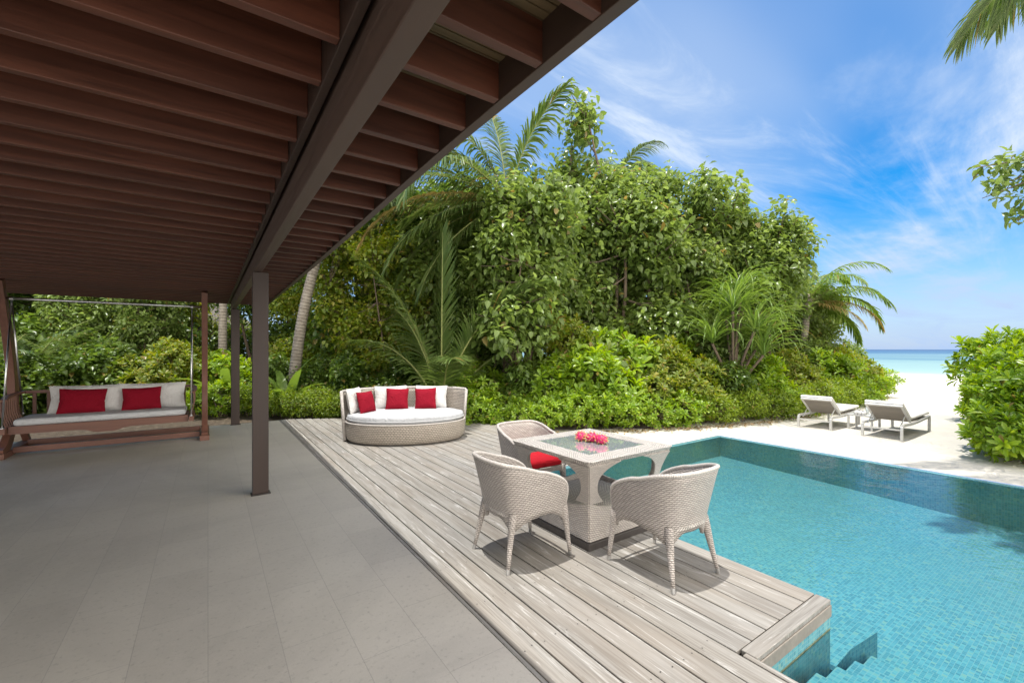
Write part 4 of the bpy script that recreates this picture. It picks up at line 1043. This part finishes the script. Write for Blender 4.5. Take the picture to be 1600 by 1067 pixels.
# trees
trees = [(585, 14.6, 1.45, tC, 'thin-stemmed tree with yellow-green crown left above the daybed'), (520, 15.5, 1.2, tC, 'yellow-green tree behind the leaning palm trunk'), (655, 15.2, 1.62, tD, 'dark green tree behind the young palm'),
         (808, 11.0, 1.36, tM, 'slender heart-leaved tree in front of the drooping palm crown, right side'), (762, 11.8, .95, tM, 'slender heart-leaved tree hiding the trunk of the drooping palm'), (612, 12.4, 1.12, tY, 'slender yellow-green tree right of the leaning palm trunk'), (560, 13.0, 1.15, tY, 'slender yellow-green tree close behind the leaning palm trunk'), (745, 13.4, 1.30, tM, 'slender tree under the left-hanging palm fronds'), (690, 13.0, 1.35, tM, 'slender tree rising behind the tip of the young palm'), (730, 15.2, 1.6, tD, 'dark tree under the drooping palm fronds'), (800, 13.4, 1.35, tA, 'heart-leaved tree left of the tall pointed one'), (880, 13.6, 1.38, tB, 'heart-leaved tree beneath the tall pointed top'),
         (905, 14.2, 2.25, tN, 'narrow tall tree with a pointed top, highest against the sky'), (950, 13.4, 1.50, tA, 'broad heart-leaved tree above the table'), (1005, 14.6, 1.62, tB, 'heart-leaved tree forming the rounded top right of the pointed one'), (1078, 13.8, 1.20, tA, 'heart-leaved tree behind the left of the strap leaves'),
         (1120, 14.8, 1.22, tB, 'heart-leaved tree behind the strap leaves'), (1142, 14.2, 1.30, tB, 'heart-leaved tree at the right shoulder of the bank'), (1196, 15.2, 1.10, tB, 'leafy tree sloping down towards the palms near the sea'), (1232, 16.2, 1.02, tA, 'small leafy tree behind the low palm fronds'), (1268, 17.6, .92, tA, 'last small tree before the open sea'),
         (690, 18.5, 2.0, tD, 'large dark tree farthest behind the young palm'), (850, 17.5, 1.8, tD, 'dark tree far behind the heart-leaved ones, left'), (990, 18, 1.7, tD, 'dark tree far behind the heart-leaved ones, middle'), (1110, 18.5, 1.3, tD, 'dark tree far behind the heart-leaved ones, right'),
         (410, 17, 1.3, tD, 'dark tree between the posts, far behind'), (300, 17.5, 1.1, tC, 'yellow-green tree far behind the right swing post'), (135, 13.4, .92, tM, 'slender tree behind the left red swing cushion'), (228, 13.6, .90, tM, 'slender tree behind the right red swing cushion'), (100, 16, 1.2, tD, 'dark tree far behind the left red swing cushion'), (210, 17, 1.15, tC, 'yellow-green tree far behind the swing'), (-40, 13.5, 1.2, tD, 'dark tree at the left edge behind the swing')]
for i, (px, Z, s, st, lb) in enumerate(trees): st.at(P3(px, Z, -.15), i*2.7+.3, s, lb, TG)

# ---- palms
def frond(r, L, az, el, droop, ll=.55, n=44, w_=.032, hang=.5, start=.16, twist=0, roll=0):
    """returns (leaflets V,Q) and rib points; grows from the origin"""
    k = 16; pts = [np.zeros(3)]; e = el
    for i in range(k):
        d = np.array([math.cos(e)*math.cos(az), math.cos(e)*math.sin(az), math.sin(e)]); pts.append(pts[-1]+d*L/k); e -= droop/k*(.5+1.1*i/k); az += twist/k
    pts = np.array(pts); out = []
    t_ = np.linspace(start, 1, n); f = t_*k; i0 = np.minimum(f.astype(int), k-1); fr_ = (f-i0)[:, None]
    P = pts[i0]*(1-fr_)+pts[i0+1]*fr_; tg = nrm(pts[i0+1]-pts[i0]); side = nrm(np.cross(tg, np.array([0, 0, 1.0])+0*tg)); upv = np.cross(side, tg)
    if roll: side, upv = side*math.cos(roll)+upv*math.sin(roll), upv*math.cos(roll)-side*math.sin(roll)
    ln = ll*np.sin(np.pi*(.12+.80*(t_-start)/(1-start)))**.6*r.uniform(.88, 1.08, n)
    for s_ in (-1, 1):
        jit = r.normal(size=(n, 3))*.07; d = nrm(side*s_*(1-.45*t_)[:, None]+tg*(.35+.75*t_)[:, None]+upv*.12+jit)
        V = []; segs = [0, .3, .65, 1]; ww = [.5, 1, .7, .08]; p = P.copy(); dd = d.copy(); last = 0
        for q, wq in zip(segs, ww):
            p = p+dd*(ln*(q-last))[:, None]; last = q
            wv = nrm(np.cross(dd, upv)+upv*.25*s_)*(w_*wq/2); V += [p-wv, p+wv]
            dd = nrm(dd+np.array([0, 0, -hang])*(.25+q)*r.uniform(.7, 1.2, (n, 1)))
        V = np.stack(V, 1); Q = np.array([(0, 2, 3, 1), (2, 4, 5, 3), (4, 6, 7, 5)]); Qs = Q[None]+(np.arange(n)*8)[:, None, None]
        out.append((V.reshape(-1, 3), Qs.reshape(-1, 4)))
    return merge(out), pts
def add_frond(t, r, base, L, az, el, droop, mat=None, r0=.022, **k):
    (V, Q), pts = frond(r, L, az, el, droop, **k); b = np.array(base)
    o = npmesh('frond', V+b, Q, mat or LV['palm'], t)
    g = G(); n = len(pts); g.tube([Vector(p+b) for p in pts], [r0*(1-.85*i/(n-1)) for i in range(n)], 6, cap=False); g.build('rib', M['rachis'], o, smooth=True)
    return o
def palm(label, base, top, r0, fronds, seed, L=3.4, name='coconut_palm', drym=(), leaf=None):
    r = np.random.default_rng(seed); t = thing(name, label, 'palm tree', base); top = Vector(top)-Vector(base)
    bend = Vector((top.x*.3, top.y*.3, top.z*.45)) if (top.x or top.y) else top*.5
    pp = cat([Vector((0, 0, -.1)), bend, top], 12); n = len(pp); g = G(); g.tube(pp, [r0*(1.25-.5*min(1, i/(n-1)*1.6)) if i < 3 else r0*(1-.25*i/(n-1)) for i in range(n)], 14, cap=False)
    g.build('trunk', M['ptrunk'], t, smooth=True)
    g = G(); g.tube([top-Vector((0, 0, .35)), top+Vector((0, 0, .05)), top+Vector((0, 0, .4))], [r0*.8, r0*1.25, r0*.5], 10); g.build('crown_shaft', M['ptrunk'], t, smooth=True)
    for i, fr_ in enumerate(fronds):
        az, el, dr = fr_[:3]; l_ = fr_[3] if len(fr_) > 3 else L
        add_frond(t, r, tuple(top+Vector((0, 0, .1))), l_, az, el, dr, LV['palmdry'] if i in drym else leaf, ll=.85 if L > 2.8 else .55, n=74 if L > 2.8 else 52, w_=.05, hang=.7)
    return t
def camdir(dx, dy): # a heading given as (right, away) of the photograph
    return math.atan2(-dx*ST+dy*CT, dx*CT+dy*ST)
def ringf(n, seed, els=(70, 35, 5, -20), L=3.4):
    r = random.Random(seed); o = []
    for i in range(n):
        lev = els[int(i*len(els)/n)]; o.append((i*2.4+r.uniform(-.2, .2), R(lev+r.uniform(-8, 8)), R(95+r.uniform(-15, 25)), L*r.uniform(.85, 1.08)))
    return o
# palm whose crown hangs behind the roof edge
c1 = W(792, 11.6, HZ(322, 11.6))
palm('tall coconut palm whose drooping crown shows beside the roof edge', W(792, 12.0, -.15), c1, .15,
     [(camdir(-1, -.1), R(35), R(105), 4.6), (camdir(-.9, -.35), R(8), R(75), 4.2), (camdir(-.5, -.7), R(28), R(110), 4.2), (camdir(.45, -.2), R(74), R(40), 3.2), (camdir(-.1, .1), R(84), R(25), 3.0), (camdir(-.6, -.1), R(70), R(105), 4.4), (camdir(-1, -.5), R(22), R(95), 4.5), (camdir(-.95, .1), R(-5), R(60), 4.2), (camdir(-.75, -.45), R(-8), R(65), 4.0), (camdir(.8, .6), R(20), R(100), 3.8), (camdir(-.4, .8), R(40), R(100), 4.0), (camdir(-.8, .5), R(60), R(90), 4.0), (camdir(-1, -.3), R(-18), R(55), 3.8), (camdir(-1, -.6), R(-30), R(45), 3.6), (camdir(-1, .3), R(15), R(90), 4.2), (camdir(-.7, -.1), R(55), R(120), 4.2)], 51, drym=(1,))
c2 = W(962, 19.0, HZ(292, 19.0))
palm('distant coconut palm whose crown peeks between the pointed tree and the rounded top', W(985, 19.8, -.15), c2, .14, ringf(14, 4, L=3.0), 52)
# leaning trunk left of the daybed, crown above the roof
palm('coconut palm with a ringed trunk leaning up behind the roof edge', W(452, 12.2, -.1), W(540, 12.6, 6.9), .155, ringf(14, 9, L=3.4), 54)
palm('coconut palm with a straight grey trunk behind the far veranda post', W(347, 13.6, -.1), W(352, 13.9, 6.4), .13, ringf(12, 5, L=3.2), 55)
# small palms towards the sea
c4 = W(1262, 14.6, HZ(478, 14.6))
palm('low coconut palm with arching fronds reaching over the sea horizon', W(1250, 14.9, -.15), c4, .13,
     [(camdir(1, -.25), R(38), R(105), 2.6), (camdir(.9, .4), R(62), R(110), 2.7), (camdir(1, -.6), R(8), R(85), 2.3), (camdir(.2, -.9), R(55), R(110), 2.2), (camdir(-1, -.4), R(60), R(100), 2.4), (camdir(-.6, .6), R(55), R(110), 2.4), (camdir(.4, .7), R(50), R(100), 2.5), (camdir(.6, -.8), R(-5), R(60), 1.8), (camdir(1, -.05), R(22), R(110), 2.9), (camdir(1, .1), R(-8), R(70), 2.4), (camdir(.8, -.7), R(30), R(100), 2.5), (camdir(.5, -.3), R(70), R(120), 2.7)], 56, L=2.5, drym=(2, 7), leaf=LV['strap'])
# young palm behind the daybed, three long stiff fronds
yp = thing('young_palm', 'young coconut palm with tall stiff fronds rising behind the daybed', 'palm tree', W(690, 10.3, -.1)); r_ = np.random.default_rng(57)
for (dx, dy, el, dr, L_, ro, hg) in ((-.55, -.1, 82, 48, 4.3, 0, .45), (.05, -.2, 89, 8, 4.4, 1.2, .05), (1, -.15, 80, 68, 4.1, .5, .3), (.9, .2, 64, 65, 3.0, 0, .4), (-.9, .1, 72, 75, 3.0, 0, .5), (.3, -1, 74, 80, 2.4, 0, .4), (-.6, .6, 72, 50, 3.6, 0, .5), (.5, .5, 78, 50, 3.8, .3, .4)):
    add_frond(yp, r_, (0, 0, 0), L_, camdir(dx, dy), R(el), R(dr), r0=.036, ll=.80, n=84, w_=.042, hang=hg, start=.30, roll=ro)
# slender-leaved palms behind the swing
for i, (px, Z, lb) in enumerate(((62, 11.6, 'feathery palm behind the left end of the swing bar'), (150, 12.6, 'feathery palm behind the left half of the swing'), (10, 10.8, 'feathery palm outside the left post of the swing'))):
    t = thing('feather_palm', lb, 'palm tree', W(px, Z, -.1), group='feathery palms behind the swing'); r_ = np.random.default_rng(60+i)
    for k in range(9): add_frond(t, r_, (r_.normal()*.12, r_.normal()*.12, 0), r_.uniform(2.6, 3.4), k*2.4+i, R(r_.uniform(62, 84)), R(r_.uniform(45, 80)), r0=.02, ll=.5, n=46, w_=.026, hang=.55, start=.3)
    g = G(); g.tube([(0, 0, -.1), (.02, 0, .8), (0, 0, 1.6)], [.11, .085, .05], 10); g.build('trunk', M['ptrunk'], t, smooth=True)
# palm beyond the right edge of the photo leaning over the pool
c5 = W(1825, 6.4, 8.1)
palm('coconut palm leaning over the pool from the right, only a frond tip in view', W(2150, 6.6, -.15), c5, .15,
     [(camdir(-1, -.1), R(-12), R(70), 2.75), (camdir(-.1, 1), R(25), R(80), 3.0), (math.atan2(1.75, -4), R(14), R(32), 5.0), (math.atan2(1.2, -4), R(20), R(36), 4.9), (math.atan2(2.4, -3.4), R(10), R(34), 4.4), (camdir(.2, 1), R(40), R(100), 3.2), (camdir(1, .3), R(30), R(100), 3.3), (camdir(.8, -.6), R(20), R(100), 3.2), (camdir(1, 1), R(0), R(70), 3.0), (camdir(.4, -1), R(45), R(100), 3.0), (camdir(-.2, -1), R(35), R(100), 3.0), (camdir(-.6, -.9), R(60), R(90), 3.0)], 58)

# ---- plants with broad undivided leaves
def broadplant(name, label, loc, n, L, w_, seed, els=(82, 45), mat='strap', group=None, droop=(50, 110)):
    r = np.random.default_rng(seed); t = thing(name, label, 'plant', loc, group=group)
    for i in range(n):
        az = i*2.4+r.uniform(-.3, .3); el = R(els[0]+(els[1]-els[0])*i/n+r.uniform(-6, 6)); dr = R(r.uniform(*droop)); l_ = L*r.uniform(.75, 1.1)
        pts = [np.zeros(3)]; k = 9; e = el
        for j in range(k): d = np.array([math.cos(e)*math.cos(az), math.cos(e)*math.sin(az), math.sin(e)]); pts.append(pts[-1]+d*l_/k); e -= dr/k*(.4+1.2*j/k)
        sd = np.array([-math.sin(az), math.cos(az), 0]); V = []; Q = []
        for j, p in enumerate(pts):
            u = j/k; wd = w_*(.18+.82*math.sin(PI*min(1, u*.95+.06))**.8)*(1 if u < .98 else .1)
            up = np.array([0, 0, 1.0])*.18*wd; V += [p-sd*wd/2+up, p, p+sd*wd/2+up]
            if j: a = 3*(j-1); Q += [(a, a+3, a+4, a+1), (a+1, a+4, a+5, a+2)]
        npmesh('leaf', np.array(V), np.array(Q), LV[mat], t, smooth=True)
    return t
for i, (px, Z, n, L, lb) in enumerate(((448, 11.3, 10, 1.75, 'broad-leaved plant in front of the leaning palm trunk'), (532, 11.25, 8, 1.35, 'broad-leaved plant just left of the daybed'), (352, 11.9, 10, 2.1, 'broad-leaved plant between swing frame and far post'), (590, 11.5, 7, 1.2, 'broad-leaved plant behind the left of the daybed'), (420, 10.9, 7, .9, 'small broad-leaved plant beside the thick front post'))):
    broadplant('broadleaf_plant', lb, W(px, Z, -.1), n, L, .24 if L > 1 else .14, 70+i, mat='strap', group='broad-leaved plants behind the deck')
# ---- strap leaved screw pine
def strapplant(name, label, loc, heads, seed, L=1.4, per=34, w_=1.0, bend=(80, 165)):
    r = np.random.default_rng(seed); t = thing(name, label, 'plant', loc); g = G(); parts = []
    for (x, y, z) in heads:
        g.tube(cat([(0, 0, 0), (x*.4, y*.4, z*.6), (x, y, z)], 5), .035, 7, cap=False)
        for i in range(per):
            az = i*2.4+r.uniform(-.3, .3); el = R(85-50*i/per); dr = R(r.uniform(*bend)); l_ = L*r.uniform(.65, 1.1); k = 9; e = el
            p = np.array([x, y, z]); V = []; Q = []; sd = np.array([-math.sin(az), math.cos(az), 0])
            for j in range(k+1):
                wd = .048*w_*(1-.92*(j/k)**1.5); V += [p-sd*wd/2+np.array([0, 0, .3*wd]), p, p+sd*wd/2+np.array([0, 0, .3*wd])]
                if j: a = 3*(j-1); Q += [(a, a+3, a+4, a+1), (a+1, a+4, a+5, a+2)]
                d = np.array([math.cos(e)*math.cos(az), math.cos(e)*math.sin(az), math.sin(e)]); p = p+d*l_/k; e -= dr/k*(.3+1.4*j/k)
            parts.append((np.array(V), np.array(Q)))
    V, Q = merge(parts); npmesh('foliage', V, Q, LV['strap'], t, smooth=True); g.build('stems', M['bark'], t, smooth=True); return t
strapplant('screw_pine', 'screw pine with long arching strap leaves above the middle of the hedge', W(1145, 11.5, -.15), [(-.55, -.3, 2.7), (.0, -.2, 3.1), (.5, 0, 2.8), (-.1, -.6, 2.2), (.7, -.4, 2.0), (-.8, .1, 1.9), (.2, .3, 2.6), (.95, .1, 1.6), (.35, -.6, 1.6)], 81, L=1.65, per=46, w_=1.0, bend=(120, 215))
strapplant('screw_pine', 'smaller upright strap-leaved plant to the right of the big screw pine', W(1232, 12.9, -.15), [(0, 0, 1.0), (.3, .2, 1.2), (-.25, .1, .9)], 82, L=1.1, per=22)
strapplant('screw_pine', 'grassy strap-leaved tuft in the hedge above the dragon fruits', W(880, 10.4, -.15), [(0, 0, 1.0), (-.3, .1, .9)], 83, L=.95, per=16, w_=.7)

# ---- right-hand bank
E3 = [((0, 0, .62), (.8, .75, .55)), ((.45, -.35, .9), (.6, .6, .55)), ((-.4, .35, .5), (.55, .55, .42)), ((.1, -.6, .45), (.5, .5, .4)), ((.6, .2, 1.1), (.55, .5, .5))]
rB = Stock(plant('bank_shrub', 'x', 'shrub', E3, 520, 'ros', LV['nau'], 91, 'big glossy shrubs at the right edge', k=10, size=.16, r0=.03, twigs=120, spread=(20, 75), wid=.9))
for (px, Z, rz, s, lb) in ((1604, 7.0, .4, .86, 'glossy shrub nearest the pool at the right edge'), (1680, 7.9, 2.0, 1.15, 'tallest glossy shrub, cut by the right edge of the view'), (1588, 9.0, 4.1, .90, 'glossy shrub behind the nearest one on the right, its tips against the beach'), (1650, 9.6, 1.2, 1.35, 'glossy shrub rising over the sea at the right edge'), (1725, 7.0, 3.0, 1.2, 'glossy shrub just outside the right edge'), (1612, 10.6, 5.2, .9, 'farthest glossy shrub on the right, beside the beach')):
    rB.at(W(px, Z, -.17), rz, s, lb)
# leafy tree beyond the right edge, one limb reaching into view
def side_tree():
    r = np.random.default_rng(95); base = W(1990, 8.2, -.15); t = thing('shade_tree', 'leafy tree beyond the right edge, one thin branch reaching into the sky', 'tree', base)
    tip = [W(1525, 7.6, HZ(262, 7.6)), W(1535, 7.7, HZ(310, 7.7)), W(1590, 7.7, HZ(345, 7.7)), W(1600, 7.6, HZ(262, 7.6)), W(1570, 7.8, HZ(285, 7.8))]
    root = W(1760, 8.0, HZ(250, 8.0)); g = G(); z = lambda v: v-base
    g.tube(cat([Vector((0, 0, -.1)), Vector((.1, .1, 1.8)), z(W(1900, 8.2, 3.6)), z(root)], 6), [.16-.006*i for i in range(19)], 9, cap=False)
    P = []; A = []
    for q in tip:
        pp = cat([z(root), z(root).lerp(z(q), .5)+Vector((0, 0, .12)), z(q)], 6); g.tube(pp, [.035-.0024*i for i in range(len(pp))], 6, cap=False)
        dirn = (pp[-1]-pp[-5]).normalized()
        for k in range(26):
            u = r.uniform(.45, 1.0); c = pp[int(u*(len(pp)-1))]; o_ = Vector(r.normal(size=3))*.13; P.append(tuple(c+o_)); A.append(tuple(dirn+o_*2))
    ells = [(tuple(z(W(1780, 8.3, 4.6))), (.9, .9, .7)), (tuple(z(W(1900, 8.6, 5.2))), (1.3, 1.3, 1.0)), (tuple(z(W(2050, 8.6, 5.0))), (1.4, 1.4, 1.0))]
    P2, A2 = tips_on(ells, 420, r)
    P = np.concatenate([np.array(P), P2]); A = np.concatenate([nrm(np.array(A)), A2]); V, Q = sprays(P, A, r, k=7, size=.12, length=.22)
    npmesh('foliage', V, Q, LV['hib'], t); g.build('trunk', M['bark'], t, smooth=True)
side_tree()
# fallen leaves where the sand meets the hedge
r = np.random.default_rng(99); n = 900; px_ = r.uniform(740, 1330, n); Zb = np.interp(px_, [740, 800, 905, 1010, 1110, 1200, 1270, 1330], [9.3, 9.0, 9.1, 9.4, 9.8, 10.5, 11.5, 13.0])-np.abs(r.normal(size=n))*.22+.25
P = np.array([tuple(W(a, b, -.155)) for a, b in zip(px_, Zb)])
P = P[~((P[:, 0] < 5.0))]; n = len(P); d = nrm(np.stack([r.normal(size=n), r.normal(size=n), r.normal(size=n)*.2], 1)); up = nrm(np.stack([r.normal(size=n)*.4, r.normal(size=n)*.4, np.ones(n)], 1))
V, Q = scatter(T_OBO, P+np.array([0, 0, .012]), d, up, r.uniform(.04, .1, n)); tag(npmesh('leaf_litter', V, Q, LV['litter']), 'dry fallen leaves scattered on the sand at the foot of the hedge', 'fallen leaves', kind='stuff')
# pavilion glimpsed through the leaves behind the swing
def pavilion():
    c = W(265, 19.5, -.1); t = thing('thatched_pavilion', 'dark thatched pavilion roof glimpsed through the leaves behind the swing', 'pavilion', c, R(20))
    g = G(); hw_, hd, ze, zr = 3.2, 2.4, 2.35, 4.6
    g.add([(-hw_, -hd, ze), (hw_, -hd, ze), (hw_, hd, ze), (-hw_, hd, ze), (-.8, 0, zr), (.8, 0, zr)], [(0, 1, 5, 4), (2, 3, 4, 5), (1, 2, 5), (3, 0, 4), (3, 2, 1, 0)])
    g.build('roof', plain('grey_thatch', (.13, .115, .10), .95, 0, .4, 25, .8), t, solid=.12)
    g = G(); g.box(-hw_, hw_, -hd-.03, -hd, ze-.16, ze-.06); g.build('eave_board', M['teak'], t)
    for x in (-2.7, 2.7):
        for y in (-1.9, 1.9): g = G(); g.box(x-.08, x+.08, y-.08, y+.08, 0, ze-.07); g.build('post', M['teakz'], t)
pavilion()
